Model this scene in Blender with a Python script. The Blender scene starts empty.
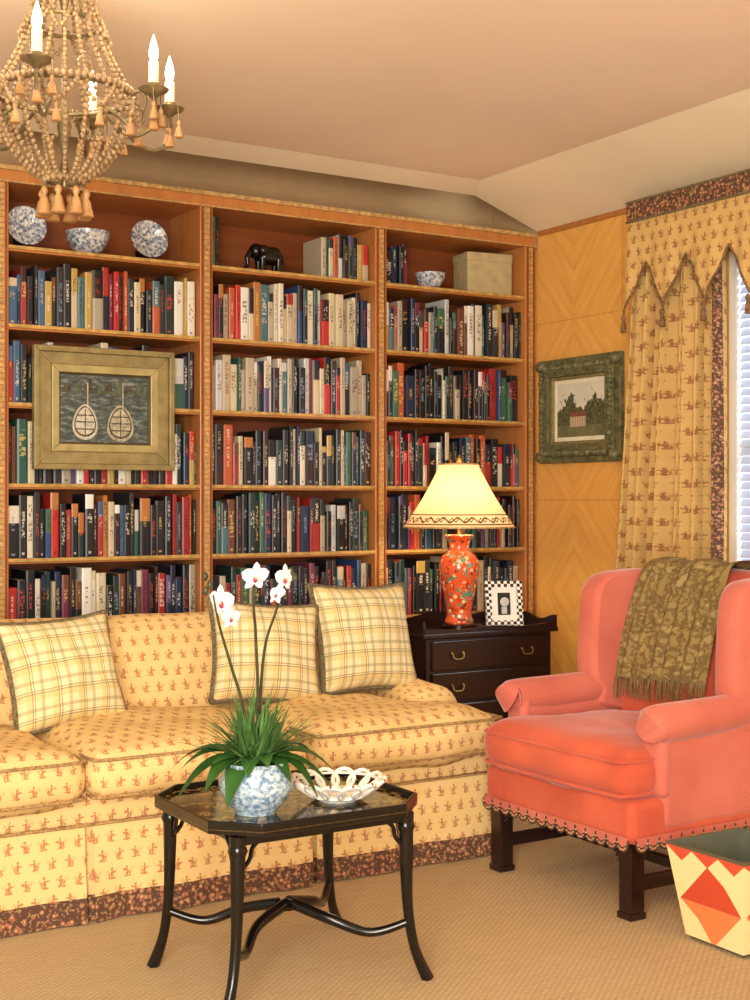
import bpy, bmesh, math, random
from mathutils import Vector, Matrix, noise
random.seed(7)
S=bpy.context.scene
pi=math.pi
def lin(c,a=1.0):
    o=[]
    for v in c[:3]:
        v/=255.0
        o.append(v/12.92 if v<=0.04045 else ((v+0.055)/1.055)**2.4)
    return (o[0],o[1],o[2],a)

# ---------------------------------------------------------------- node helper
class NT:
    def __init__(s,name,rough=0.6,metal=0.0,spec=0.5):
        s.mat=bpy.data.materials.new(name); s.mat.use_nodes=True
        s.t=s.mat.node_tree; s.b=s.t.nodes['Principled BSDF']
        s.b.inputs['Roughness'].default_value=rough
        s.b.inputs['Metallic'].default_value=metal
        s.b.inputs['Specular IOR Level'].default_value=spec
        s.tc=s.t.nodes.new('ShaderNodeTexCoord')
    def n(s,t): return s.t.nodes.new(t)
    def put(s,sock,v):
        if isinstance(v,bpy.types.NodeSocket): s.t.links.new(v,sock)
        elif v is not None: sock.default_value=v
    def m(s,op,a,b=None,c=None):
        x=s.n('ShaderNodeMath'); x.operation=op
        s.put(x.inputs[0],a); s.put(x.inputs[1],b); s.put(x.inputs[2],c)
        return x.outputs[0]
    def mix(s,f,a,b):
        x=s.n('ShaderNodeMix'); x.data_type='RGBA'
        s.put(x.inputs[0],f)
        s.put(x.inputs[6],a); s.put(x.inputs[7],b)
        return x.outputs[2]
    def vm(s,op,a,b=None):
        x=s.n('ShaderNodeVectorMath'); x.operation=op
        s.put(x.inputs[0],a); s.put(x.inputs[1],b)
        return x.outputs[0]
    def xyz(s,v):
        x=s.n('ShaderNodeSeparateXYZ'); s.put(x.inputs[0],v); return x.outputs
    def comb(s,a,b,c=0.0):
        x=s.n('ShaderNodeCombineXYZ'); s.put(x.inputs[0],a); s.put(x.inputs[1],b); s.put(x.inputs[2],c); return x.outputs[0]
    def noise(s,v,scale,detail=3,rough=0.5):
        x=s.n('ShaderNodeTexNoise'); s.put(x.inputs['Vector'],v)
        x.inputs['Scale'].default_value=scale; x.inputs['Detail'].default_value=detail; x.inputs['Roughness'].default_value=rough
        return x.outputs['Fac']
    def vor(s,v,scale):
        x=s.n('ShaderNodeTexVoronoi'); s.put(x.inputs['Vector'],v); x.inputs['Scale'].default_value=scale
        return x.outputs
    def white(s,v):
        x=s.n('ShaderNodeTexWhiteNoise'); x.noise_dimensions='3D'; s.put(x.inputs['Vector'],v); return x.outputs['Value']
    def ramp(s,f,stops):
        x=s.n('ShaderNodeValToRGB'); s.put(x.inputs[0],f)
        e=x.color_ramp.elements
        e[0].position=stops[0][0]; e[0].color=stops[0][1]
        e[1].position=stops[-1][0]; e[1].color=stops[-1][1]
        for p,c in stops[1:-1]:
            k=e.new(p); k.color=c
        return x.outputs[0]
    def attr(s,name):
        x=s.n('ShaderNodeAttribute'); x.attribute_name=name; return x.outputs
    def col(s,v): s.put(s.b.inputs['Base Color'],v)
    def bump(s,h,strength=0.3,dist=0.01):
        x=s.n('ShaderNodeBump'); x.inputs['Strength'].default_value=strength; x.inputs['Distance'].default_value=dist
        s.put(x.inputs['Height'],h); s.t.links.new(x.outputs[0],s.b.inputs['Normal'])
    def ell(s,x,y,cx,cy,a,b):
        p=s.m('DIVIDE',s.m('SUBTRACT',x,cx),a); q=s.m('DIVIDE',s.m('SUBTRACT',y,cy),b)
        return s.m('SUBTRACT',1.0,s.m('ADD',s.m('MULTIPLY',p,p),s.m('MULTIPLY',q,q)))

def basic(name,c,rough=0.6,metal=0.0,var=0.12,scale=15,bump=0.0,bscale=200,c2=None,spec=0.5,sheen=0.0):
    n=NT(name,rough,metal,spec)
    o=n.tc.outputs['Object']
    A=lin(c); B=lin(c2) if c2 else lin([v*(1-var*1.6) for v in c])
    f=n.noise(o,scale,4)
    f=n.m('MULTIPLY_ADD',f,2.0,-0.5)
    f=n.m('MINIMUM',n.m('MAXIMUM',f,0.0),1.0)
    n.col(n.mix(f,A,B))
    if bump: n.bump(n.noise(o,bscale,3),bump,0.004)
    if sheen:
        n.b.inputs['Sheen Weight'].default_value=sheen
        n.b.inputs['Sheen Roughness'].default_value=0.4
    return n.mat

# ---------------------------------------------------------------- materials
M={}
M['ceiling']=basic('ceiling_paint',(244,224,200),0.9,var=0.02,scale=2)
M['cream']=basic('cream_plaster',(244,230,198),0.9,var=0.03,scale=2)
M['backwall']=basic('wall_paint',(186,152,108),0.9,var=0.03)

def carpet():
    n=NT('sisal_carpet',0.95,0,0.1)
    o=n.tc.outputs['Object']
    x,y,z=n.xyz(o)
    s=330.0
    row=n.m('FLOOR',n.m('MULTIPLY',y,s/ pi))
    wy=n.m('SINE',n.m('MULTIPLY',y,s))
    wx=n.m('SINE',n.m('ADD',n.m('MULTIPLY',x,s*0.8),n.m('MULTIPLY',row,pi)))
    h=n.m('MULTIPLY',n.m('MULTIPLY_ADD',wx,0.3,0.7),n.m('ABSOLUTE',wy))
    st=n.noise(n.vm('MULTIPLY',o,(4,70,1)),1.6,4,0.6)
    nz=n.noise(o,90,4,0.8)
    big=n.noise(o,2.5,3)
    c=n.mix(h,lin((158,132,94)),lin((218,194,154)))
    k=n.m('MINIMUM',n.m('MAXIMUM',n.m('MULTIPLY_ADD',nz,4.0,-1.6),0.0),1.0)
    c=n.mix(n.m('MULTIPLY',k,0.5),c,lin((166,138,98)))
    c=n.mix(n.m('MULTIPLY',n.m('GREATER_THAN',st,0.55),0.22),c,lin((150,122,84)))
    c=n.mix(n.m('MULTIPLY',big,0.3),c,lin((212,186,142)))
    n.col(c); n.bump(n.m('ADD',h,nz),0.7,0.004)
    return n.mat
M['carpet']=carpet()

def wood(name,a,b,scale=1.0,axis='Z',rough=0.35,dark=None):
    n=NT(name,rough)
    o=n.tc.outputs['Object']
    sc={'Z':(14,14,1.0),'X':(1.0,14,14),'Y':(14,1.0,14)}[axis]
    v=n.vm('MULTIPLY',o,tuple(k*scale for k in sc))
    f=n.noise(v,2.0,6,0.6)
    g=n.noise(v,9.0,4,0.6)
    f=n.m('MULTIPLY_ADD',f,1.6,-0.3)
    c=n.mix(f,lin(a),lin(b))
    c=n.mix(n.m('MULTIPLY',g,0.35),c,lin(dark or [k*0.6 for k in b]))
    n.col(c)
    return n.mat
M['woodV']=wood('honey_wood_vertical',(214,144,78),(180,108,50),1,'Z',0.35)
M['woodH']=wood('honey_wood_horizontal',(204,134,68),(164,96,42),1,'X',0.35)
M['woodback']=wood('bookcase_back_wood',(164,88,40),(112,52,22),0.6,'X',0.4)
M['inlay']=basic('inlay_wood',(224,180,112),0.4,var=0.25,scale=60)
M['shelfedge']=basic('shelf_edge',(214,170,92),0.35,var=0.2,scale=30)
M['dark']=wood('dark_mahogany',(50,26,20),(24,12,10),1,'X',0.22)
M['black']=basic('black_lacquer',(22,17,14),0.2,var=0.3,scale=20)
M['brass']=basic('aged_brass',(200,160,80),0.35,0.9,var=0.2,scale=40)
M['white']=basic('white_paint',(236,232,222),0.5,var=0.02)

def veneer():
    n=NT('golden_veneer',0.35)
    x,y,z=n.xyz(n.tc.outputs['Object'])
    py=n.m('PINGPONG',n.m('ADD',y,10.03),0.33)
    pz=n.m('PINGPONG',n.m('ADD',z,9.72),0.42)
    t=n.m('ADD',n.m('MULTIPLY',py,1.0),n.m('MULTIPLY',pz,0.8))
    along=n.m('SUBTRACT',n.m('MULTIPLY',py,0.8),pz)
    v=n.comb(n.m('MULTIPLY',t,22.0),n.m('MULTIPLY',along,1.5),0.0)
    f=n.noise(v,1.0,6,0.65)
    f=n.m('MULTIPLY_ADD',f,2.2,-0.6)
    c=n.mix(f,lin((242,188,100)),lin((208,144,64)))
    bz=n.noise(n.tc.outputs['Object'],3,3)
    c=n.mix(n.m('MULTIPLY',bz,0.4),c,lin((228,166,82)))
    s1=n.m('LESS_THAN',py,0.002); s2=n.m('LESS_THAN',pz,0.002)
    c=n.mix(n.m('MULTIPLY',n.m('MAXIMUM',s1,s2),0.5),c,lin((160,100,40)))
    n.col(c); return n.mat
M['veneer']=veneer()

def motif(name,base,base2,fig,fig2,cell=0.06,asp=1.05,amt=0.8):
    n=NT(name,0.85,0,0.2)
    uv=n.tc.outputs['UV']; u,v,_=n.xyz(uv)
    du=n.m('MULTIPLY_ADD',n.noise(uv,120,3),0.30,-0.15)
    dv=n.m('MULTIPLY_ADD',n.noise(n.vm('ADD',uv,(3.3,1.7,0)),120,3),0.30,-0.15)
    y=n.m('ADD',n.m('DIVIDE',v,cell*asp),200.0)
    row=n.m('FLOOR',y)
    x=n.m('ADD',n.m('DIVIDE',u,cell),n.m('MULTIPLY_ADD',n.m('MODULO',row,2.0),0.5,200.0))
    colm=n.m('FLOOR',x)
    sgn=n.m('MULTIPLY_ADD',n.m('MODULO',n.m('ADD',row,colm),2.0),2.0,-1.0)
    fx=n.m('MULTIPLY',n.m('ADD',n.m('SUBTRACT',n.m('FRACT',x),0.5),du),sgn)
    fy=n.m('ADD',n.m('SUBTRACT',n.m('FRACT',y),0.5),dv)
    e=[n.ell(fx,fy,0.0,-0.27,0.25,0.06),n.ell(fx,fy,0.02,-0.04,0.10,0.22),n.ell(fx,fy,0.04,0.23,0.08,0.09),
       n.ell(fx,fy,0.17,0.06,0.15,0.06),n.ell(fx,fy,-0.14,-0.1,0.06,0.14)]
    k=e[0]
    for q in e[1:]: k=n.m('MAXIMUM',k,q)
    k=n.m('MINIMUM',n.m('MAXIMUM',n.m('MULTIPLY',k,2.5),0.0),1.0)
    k=n.m('MULTIPLY',k,n.m('MULTIPLY_ADD',n.noise(uv,260,2),0.8,0.55))
    k=n.m('MINIMUM',k,1.0)
    g=n.ell(fx,fy,-0.24,0.08,0.11,0.11)
    g=n.m('MULTIPLY',n.m('GREATER_THAN',g,0.0),0.5)
    bn=n.noise(uv,9,3)
    c=n.mix(bn,lin(base),lin(base2))
    c=n.mix(g,c,lin(fig2))
    c=n.mix(n.m('MULTIPLY',k,amt),c,lin(fig))
    n.col(c); n.bump(n.noise(uv,400,2),0.15,0.002)
    return n.mat
M['sofafab']=motif('sofa_toile_fabric',(234,204,142),(222,188,122),(166,76,50),(202,156,100),0.050,1.05,0.75)
M['curtfab']=motif('curtain_toile_fabric',(218,182,116),(202,162,96),(136,70,46),(170,130,74),0.054,1.0,0.8)

def border(name,scale=60):
    n=NT(name,0.85,0,0.2)
    uv=n.tc.outputs['UV']
    d=n.vor(uv,scale)['Distance']
    f=n.noise(uv,scale*1.6,2)
    c=n.mix(n.m('GREATER_THAN',d,0.42),lin((160,100,74)),lin((92,64,50)))
    c=n.mix(n.m('LESS_THAN',d,0.22),c,lin((204,162,114)))
    c=n.mix(n.m('GREATER_THAN',f,0.58),c,lin((156,124,82)))
    n.col(c); return n.mat
M['border']=border('dark_floral_border')

def plaid(name):
    n=NT(name,0.9,0,0.2)
    u,v,_=n.xyz(n.tc.outputs['UV'])
    c=lin((230,214,168))
    def band(t,per,off,w):
        f=n.m('FRACT',n.m('ADD',n.m('DIVIDE',n.m('ADD',t,off),per),50.0))
        return n.m('LESS_THAN',f,w/per)
    P=0.086
    for t in (u,v): c=n.mix(n.m('MULTIPLY',band(t,P,0.0,0.022),0.5),c,lin((214,184,108)))
    for (o_,w,cc,a) in [(0.036,0.011,(146,138,90),0.5),(0.060,0.0035,(110,88,62),0.6),(0.068,0.0035,(110,88,62),0.6)]:
        for t in (u,v): c=n.mix(n.m('MULTIPLY',band(t,P,o_,w),a),c,lin(cc))
    n.col(c); n.bump(n.noise(n.tc.outputs['UV'],500,2),0.15,0.002)
    return n.mat
M['plaid']=plaid('plaid_fabric')
M['rope']=basic('rope_trim',(146,128,92),0.9,var=0.4,scale=120,bump=0.5)
M['piping']=basic('piping_trim',(202,160,102),0.9,var=0.3,scale=120)
M['coral']=basic('coral_velvet',(214,104,74),0.85,c2=(182,78,54),scale=5,bump=0.25,bscale=70,sheen=0.3,spec=0.2)
M['pink']=basic('pink_velvet',(208,118,98),0.85,c2=(184,92,76),scale=4.5,bump=0.25,bscale=70,sheen=0.35,spec=0.2)
M['bowlw']=basic('white_porcelain',(244,238,224),0.2,var=0.04,scale=30)
M['red']=basic('red_glaze',(176,72,40),0.25,var=0.1)
M['greenleaf']=basic('orchid_leaf',(60,102,42),0.35,c2=(32,68,26),scale=12)
M['grassleaf']=basic('grass_leaf',(104,142,74),0.45,c2=(46,88,42),scale=20)
M['stem']=basic('flower_stem',(76,72,44),0.5,var=0.3,scale=60)
M['petal']=basic('orchid_petal',(250,246,242),0.5,c2=(244,230,232),scale=60)
M['lip']=basic('orchid_lip',(196,40,90),0.5,var=0.2,scale=90)
M['candle']=basic('candle_sleeve',(240,224,184),0.5,var=0.04)
M['bead']=basic('wood_bead',(168,136,94),0.4,c2=(114,86,52),scale=45)
M['tassel']=basic('wood_tassel',(186,140,88),0.4,c2=(140,98,56),scale=30)
M['bronze']=basic('antique_bronze',(150,132,92),0.4,0.6,c2=(84,72,48),scale=30)
M['oldgold']=basic('antique_gold_frame',(160,144,94),0.45,0.2,c2=(122,106,62),scale=25,bump=0.3,bscale=60)
M['greenfr']=basic('ornate_green_gold',(134,128,84),0.5,0.15,c2=(62,66,44),scale=45,bump=0.9,bscale=90)

def bluewhite(name,scale,a,b,d_):
    n=NT(name,0.15)
    o=n.tc.outputs['Object']
    f=n.noise(o,scale,4,0.65); d=n.vor(o,scale*0.9)['Distance']
    f=n.m('MINIMUM',n.m('MAXIMUM',n.m('MULTIPLY_ADD',f,5.0,-2.0),0.0),1.0)
    c=n.mix(f,lin(a),lin(b))
    c=n.mix(n.m('MULTIPLY',n.m('LESS_THAN',d,0.22),0.6),c,lin(d_))
    n.col(c); return n.mat
M['bluewhite']=bluewhite('blue_white_porcelain',70,(222,222,214),(92,106,136),(60,72,110))
M['jard']=bluewhite('blue_jardiniere_glaze',80,(198,214,216),(104,134,162),(66,94,136))
def vaseglaze():
    n=NT('orange_famille_glaze',0.12)
    o=n.tc.outputs['Object']
    v=n.vor(o,38); f=n.noise(o,26,3)
    c=n.mix(n.m('GREATER_THAN',f,0.56),lin((222,92,48)),lin((206,74,36)))
    c=n.mix(n.m('MULTIPLY',n.m('LESS_THAN',v['Distance'],0.34),n.m('GREATER_THAN',f,0.44)),c,lin((236,196,150)))
    c=n.mix(n.m('GREATER_THAN',n.noise(n.vm('ADD',o,(4,2,1)),34,2),0.6),c,lin((90,140,116)))
    c=n.mix(n.m('GREATER_THAN',n.noise(n.vm('ADD',o,(7,5,1)),44,2),0.64),c,lin((140,50,40)))
    n.col(c); return n.mat
M['vase']=vaseglaze()

def bookmat():
    n=NT('book_jackets',0.4)
    c=n.attr('Col')['Color']; t=n.attr('Txt')['Color']; r=n.attr('rnd')['Fac']
    u,v,_=n.xyz(n.tc.outputs['UV'])
    r2=n.m('FRACT',n.m('MULTIPLY',r,17.31)); r3=n.m('FRACT',n.m('MULTIPLY',r,71.7)); r4=n.m('FRACT',n.m('MULTIPLY',r,133.3))
    cnt=n.m('MULTIPLY_ADD',r2,10.0,12.0)
    cv=n.m('FLOOR',n.m('MULTIPLY',v,n.m('MULTIPLY',cnt,2.0))); cu=n.m('FLOOR',n.m('MULTIPLY',u,5.0))
    w=n.m('GREATER_THAN',n.white(n.comb(cu,cv,n.m('MULTIPLY',r,100.0))),0.45)
    gap=n.m('GREATER_THAN',n.m('FRACT',n.m('MULTIPLY',v,n.m('MULTIPLY',cnt,1.0))),0.22)
    lo=n.m('MULTIPLY_ADD',r3,0.4,0.2); hi=n.m('MULTIPLY_ADD',r4,-0.25,0.93)
    inv=n.m('MULTIPLY',n.m('GREATER_THAN',v,lo),n.m('LESS_THAN',v,hi))
    mg=n.m('MULTIPLY_ADD',r2,0.18,0.2)
    inu=n.m('MULTIPLY',n.m('GREATER_THAN',u,mg),n.m('LESS_THAN',u,n.m('SUBTRACT',1.0,mg)))
    mask=n.m('MULTIPLY',n.m('MULTIPLY',w,gap),n.m('MULTIPLY',inv,inu))
    pm=n.m('MULTIPLY',n.m('MULTIPLY',n.m('GREATER_THAN',v,0.05),n.m('LESS_THAN',v,0.09)),n.m('MULTIPLY',n.m('GREATER_THAN',u,0.35),n.m('LESS_THAN',u,0.65)))
    pm=n.m('MULTIPLY',pm,n.m('GREATER_THAN',r4,0.5))
    mask=n.m('MAXIMUM',mask,pm)
    blk=n.m('MULTIPLY',n.m('GREATER_THAN',r3,0.66),n.m('GREATER_THAN',v,n.m('MULTIPLY_ADD',r4,0.4,0.45)))
    isf=n.m('GREATER_THAN',u,0.0)
    base=n.mix(n.m('MULTIPLY',blk,isf),c,n.attr('Alt')['Color'])
    n.col(n.mix(n.m('MULTIPLY',n.m('MULTIPLY',mask,isf),0.68),base,t))
    return n.mat
M['books']=bookmat()

# ---------------------------------------------------------------- mesh helpers
def group(name,loc=(0,0,0),rotz=0.0,local=False):
    e=bpy.data.objects.new(name,None); S.collection.objects.link(e)
    e.empty_display_size=0.1
    e.location=loc; e.rotation_euler=(0,0,rotz)
    e['lw']=0 if local else 1
    return e
def pmat(e): return Matrix.Translation(e.location)@Matrix.Rotation(e.rotation_euler[2],4,'Z')

class MB:
    def __init__(s): s.v=[];s.f=[];s.m=[];s.uv=[]
    def add(s,vf,mi=0,mat=None,uv=None):
        v,f=vf[0],vf[1]
        if uv is None and len(vf)>2: uv=vf[2]
        o=len(s.v)
        for p in v:
            p=Vector(p)
            if mat is not None: p=mat@p
            s.v.append(p)
        for i,a in enumerate(f):
            s.f.append([k+o for k in a]); s.m.append(mi); s.uv.append(uv[i] if uv else None)
        return s
    def obj(s,name,mats,parent=None,smooth=True,origin=None,sharp=None):
        vs=s.v
        if origin is not None:
            O=Vector(origin); vs=[p-O for p in vs]
        me=bpy.data.meshes.new(name)
        me.from_pydata([tuple(p) for p in vs],[],s.f)
        if not isinstance(mats,(list,tuple)): mats=[mats]
        for m in mats: me.materials.append(m)
        me.polygons.foreach_set('material_index',s.m)
        me.polygons.foreach_set('use_smooth',[smooth]*len(s.f))
        me.update()
        uvl=me.uv_layers.new(name='UVMap')
        for p in me.polygons:
            u=s.uv[p.index]
            if u:
                for k,li in enumerate(p.loop_indices): uvl.data[li].uv=u[k]
            else:
                nn=p.normal; ax=max(range(3),key=lambda q:abs(nn[q]))
                a,b={0:(1,2),1:(0,2),2:(0,1)}[ax]
                for li in p.loop_indices:
                    co=me.vertices[me.loops[li].vertex_index].co
                    uvl.data[li].uv=(co[a],co[b])
        ob=bpy.data.objects.new(name,me); S.collection.objects.link(ob)
        if origin is not None: ob.location=origin
        if parent is not None:
            ob.parent=parent
            if parent['lw']: ob.matrix_parent_inverse=pmat(parent).inverted()
        if smooth:
            try: me.set_sharp_from_angle(angle=math.radians(sharp or 50))
            except Exception: pass
        return ob

def bx(x0,x1,y0,y1,z0,z1):
    v=[(x0,y0,z0),(x1,y0,z0),(x1,y1,z0),(x0,y1,z0),(x0,y0,z1),(x1,y0,z1),(x1,y1,z1),(x0,y1,z1)]
    f=[(0,3,2,1),(4,5,6,7),(0,1,5,4),(1,2,6,5),(2,3,7,6),(3,0,4,7)]
    return v,f
def rb(x0,x1,y0,y1,z0,z1,r=0.02,crown=(0,0,0),m=6,deform=None,k=3,wr=0.0,ws=6.0):
    h=Vector(((x1-x0)/2,(y1-y0)/2,(z1-z0)/2)); c=Vector(((x0+x1)/2,(y0+y1)/2,(z0+z1)/2))
    r=min(r,min(h)*0.999)
    def ax(hh):
        L=[-(hh-r)-r*math.tan(pi/4*(k-i)/k) for i in range(k)]
        L+= [-(hh-r)+2*(hh-r)*i/m for i in range(m+1)]
        L+= [(hh-r)+r*math.tan(pi/4*(i+1)/k) for i in range(k)]
        return L
    A=[ax(h[i]) for i in range(3)]
    vid={};V=[];F=[];UV=[]
    def fin(p):
        q=Vector([max(-(h[i]-r),min(h[i]-r,p[i])) for i in range(3)]); d=p-q
        if d.length>1e-9: p=q+d.normalized()*r
        t=[p[i]/h[i] for i in range(3)]
        o=Vector(p)
        o.x+=crown[0]*t[0]*(1-t[1]**2)*(1-t[2]**2)
        o.y+=crown[1]*t[1]*(1-t[0]**2)*(1-t[2]**2)
        o.z+=crown[2]*t[2]*(1-t[0]**4)*(1-t[1]**4)
        o=o+c
        if wr:
            nz=noise.noise(o*ws)+0.5*noise.noise(o*ws*2.3)
            d2=(o-c); d2=Vector((d2.x/h.x,d2.y/h.y,d2.z/h.z)).normalized()
            o=o+d2*nz*wr
        if deform: o=deform(o)
        return o
    def vi(p):
        key=tuple(round(a,6) for a in p)
        if key not in vid:
            vid[key]=len(V); V.append(fin(Vector(p)))
        return vid[key]
    for axn in range(3):
        a,b=[(1,2),(0,2),(0,1)][axn]
        for sg in (-1,1):
            for i in range(len(A[a])-1):
                for j in range(len(A[b])-1):
                    q=[]; uv=[]
                    for (ii,jj) in ((i,j),(i+1,j),(i+1,j+1),(i,j+1)):
                        p=[0,0,0]; p[axn]=sg*h[axn]; p[a]=A[a][ii]; p[b]=A[b][jj]
                        q.append(vi(p)); uv.append((p[a]+c[a],p[b]+c[b]))
                    flip=(sg<0) ^ (axn==1)
                    if flip: q.reverse(); uv.reverse()
                    F.append(tuple(q)); UV.append(uv)
    return V,F,UV
def cr(pts,n=8,closed=False):
    P=[Vector(p) for p in pts]; out=[]
    N=len(P); rng=N if closed else N-1
    for i in range(rng):
        if closed: a,b,c,d=P[(i-1)%N],P[i],P[(i+1)%N],P[(i+2)%N]
        else: a=P[max(i-1,0)];b=P[i];c=P[i+1];d=P[min(i+2,N-1)]
        for k in range(n):
            t=k/n
            out.append(0.5*((2*b)+(-a+c)*t+(2*a-5*b+4*c-d)*t*t+(-a+3*b-3*c+d)*t**3))
    if not closed: out.append(P[-1])
    return out
def tube(pts,rad,seg=8,closed=False,sq=False):
    P=[Vector(p) for p in pts]; N=len(P)
    if not isinstance(rad,(list,tuple)): rad=[rad]*N
    elif len(rad)!=N:
        R=[]
        for i in range(N):
            t=i/(N-1)*(len(rad)-1); a=int(min(t,len(rad)-2)); R.append(rad[a]+(rad[a+1]-rad[a])*(t-a))
        rad=R
    V=[];F=[]
    prev=None
    for i in range(N):
        if closed: t=P[(i+1)%N]-P[(i-1)%N]
        else: t=P[min(i+1,N-1)]-P[max(i-1,0)]
        if t.length<1e-9: t=Vector((0,0,1))
        t.normalize()
        if prev is None:
            up=Vector((0,0,1)) if abs(t.z)<0.9 else Vector((1,0,0))
            nrm=(up-t*up.dot(t)).normalized()
        else:
            nrm=prev-t*prev.dot(t)
            nrm=nrm.normalized() if nrm.length>1e-6 else Vector((1,0,0))
        prev=nrm; bn=t.cross(nrm)
        for k in range(seg):
            a=2*pi*(k+(0.5 if sq else 0))/seg
            V.append(P[i]+(nrm*math.cos(a)+bn*math.sin(a))*rad[i])
    for i in range(N if closed else N-1):
        j=(i+1)%N
        for k in range(seg):
            l=(k+1)%seg
            F.append((i*seg+k,i*seg+l,j*seg+l,j*seg+k))
    if not closed:
        F.append(tuple(range(seg-1,-1,-1))); F.append(tuple((N-1)*seg+k for k in range(seg)))
    return V,F
def lathe(prof,seg=24,c=(0,0,0),capb=True,capt=True):
    V=[];F=[];n=len(prof)
    for r,z in prof:
        for k in range(seg):
            a=2*pi*k/seg; V.append((c[0]+r*math.cos(a),c[1]+r*math.sin(a),c[2]+z))
    for i in range(n-1):
        for k in range(seg):
            l=(k+1)%seg; F.append((i*seg+k,i*seg+l,(i+1)*seg+l,(i+1)*seg+k))
    if capb: F.append(tuple(range(seg-1,-1,-1)))
    if capt: F.append(tuple((n-1)*seg+k for k in range(seg)))
    return V,F
def sph(c,r,seg=8,rings=5,sz=1.0):
    prof=[(max(r*math.sin(pi*i/rings),r*0.02),-r*sz*math.cos(pi*i/rings)) for i in range(rings+1)]
    return lathe(prof,seg,c)
def extr(poly,axis,a,b):
    V=[];n=len(poly)
    for e in (a,b):
        for p in poly:
            if axis==0: V.append((e,p[0],p[1]))
            elif axis==1: V.append((p[0],e,p[1]))
            else: V.append((p[0],p[1],e))
    F=[tuple(range(n-1,-1,-1)),tuple(range(n,2*n))]
    for i in range(n):
        j=(i+1)%n; F.append((i,j,n+j,n+i))
    return V,F
def grid(fn,nu,nv,uvfn=None):
    V=[fn(i/nu,j/nv) for j in range(nv+1) for i in range(nu+1)]
    F=[];UV=[]
    for j in range(nv):
        for i in range(nu):
            a=j*(nu+1)+i
            F.append((a,a+1,a+nu+2,a+nu+1))
            if uvfn: UV.append([uvfn(i/nu,j/nv),uvfn((i+1)/nu,j/nv),uvfn((i+1)/nu,(j+1)/nv),uvfn(i/nu,(j+1)/nv)])
    return (V,F,UV) if uvfn else (V,F)
def bevel(ob,w,seg=3,ang=30):
    m=ob.modifiers.new('bevel','BEVEL'); m.width=w; m.segments=seg; m.limit_method='ANGLE'; m.angle_limit=math.radians(ang)
    return ob
def fixn(ob):
    bm=bmesh.new(); bm.from_mesh(ob.data); bmesh.ops.recalc_face_normals(bm,faces=bm.faces); bm.to_mesh(ob.data); bm.free(); return ob

# ---------------------------------------------------------------- ROOM
WX=4.06
MB().add(bx(-2.2,4.2,-1.6,5.6,-0.1,0)).obj('floor',M['carpet'],smooth=False)
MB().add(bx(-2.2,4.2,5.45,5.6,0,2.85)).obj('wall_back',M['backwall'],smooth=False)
wy0,wy1,wz0,wz1=2.55,3.86,0.55,2.25
mb=MB()
mb.add(bx(WX,4.2,wy1,5.45,0,2.49)).add(bx(WX,4.2,-1.6,wy0,0,2.49)).add(bx(WX,4.2,wy0,wy1,0,wz0)).add(bx(WX,4.2,wy0,wy1,wz1,2.49))
mb.obj('wall_right',M['veneer'],smooth=False)
mb=MB(); v=[(-2.2,-1.6,2.645),(3.6,-1.6,2.645),(3.6,4.925,2.645),(-2.2,4.925,2.645),
 (WX+0.02,-1.6,2.475),(WX+0.02,5.08,2.475),(3.685,5.08,2.615),(-2.2,5.08,2.615),
 (-2.2,5.08,2.8),(WX+0.1,5.08,2.8),(WX+0.1,5.5,2.8),(-2.2,5.5,2.8)]
mb.add((v,[(3,2,1,0)]),0)
mb.add((v,[(1,2,6,5,4)]),1); mb.add((v,[(3,7,6,2)]),1)
mb.add((v,[(7,8,9,6)]),0); mb.add((v,[(8,11,10,9)]),0)
mb.obj('ceiling',[M['ceiling'],M['cream']],smooth=False)
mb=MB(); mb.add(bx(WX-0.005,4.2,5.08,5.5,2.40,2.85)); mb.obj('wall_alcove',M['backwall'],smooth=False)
MB().add(bx(WX-0.022,WX,wy1+0.02,5.1,0,0.14)).obj('baseboard_right',M['woodV'],smooth=False)
MB().add(bx(WX-0.012,WX,4.2,5.08,2.462,2.485)).obj('trim_1',M['woodH'],smooth=False)

# window with blinds
g=group('window_1',(WX,3.2,1.4))
mb=MB()
for a in ((WX,WX+0.1,wy0-0.0,wy0+0.05,wz0,wz1),(WX,WX+0.1,wy1-0.04,wy1,wz0,wz1),(WX,WX+0.1,wy0,wy1,wz1-0.05,wz1),(WX-0.02,WX+0.1,wy0-0.04,wy1-0.06,wz0-0.04,wz0+0.01),(WX+0.06,WX+0.09,3.18,3.22,wz0,wz1),(WX+0.06,WX+0.09,wy0,wy1,1.40,1.44)):
    mb.add(bx(*a))
mb.obj('frame',M['white'],g,smooth=False)
nb=NT('blind_slat',0.5); nb.col(lin((226,230,240)))
trn=nb.n('ShaderNodeBsdfTranslucent'); trn.inputs[0].default_value=lin((210,222,245)); mxn=nb.n('ShaderNodeMixShader'); mxn.inputs[0].default_value=0.45
nb.t.links.new(nb.b.outputs[0],mxn.inputs[1]); nb.t.links.new(trn.outputs[0],mxn.inputs[2]); nb.t.links.new(mxn.outputs[0],nb.t.nodes['Material Output'].inputs['Surface'])
mb=MB(); z=wz0+0.02
while z<wz1-0.04:
    mb.add(extr([(WX+0.010,z-0.008),(WX+0.026,z+0.022),(WX+0.0275,z+0.021),(WX+0.0115,z-0.009)],1,wy0+0.055,wy1-0.045)); z+=0.034
for yy in (2.8,3.25,3.72): mb.add(bx(WX+0.006,WX+0.009,yy-0.004,yy+0.004,wz0,wz1))
mb.obj('blinds',nb.mat,g,smooth=False)

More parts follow.
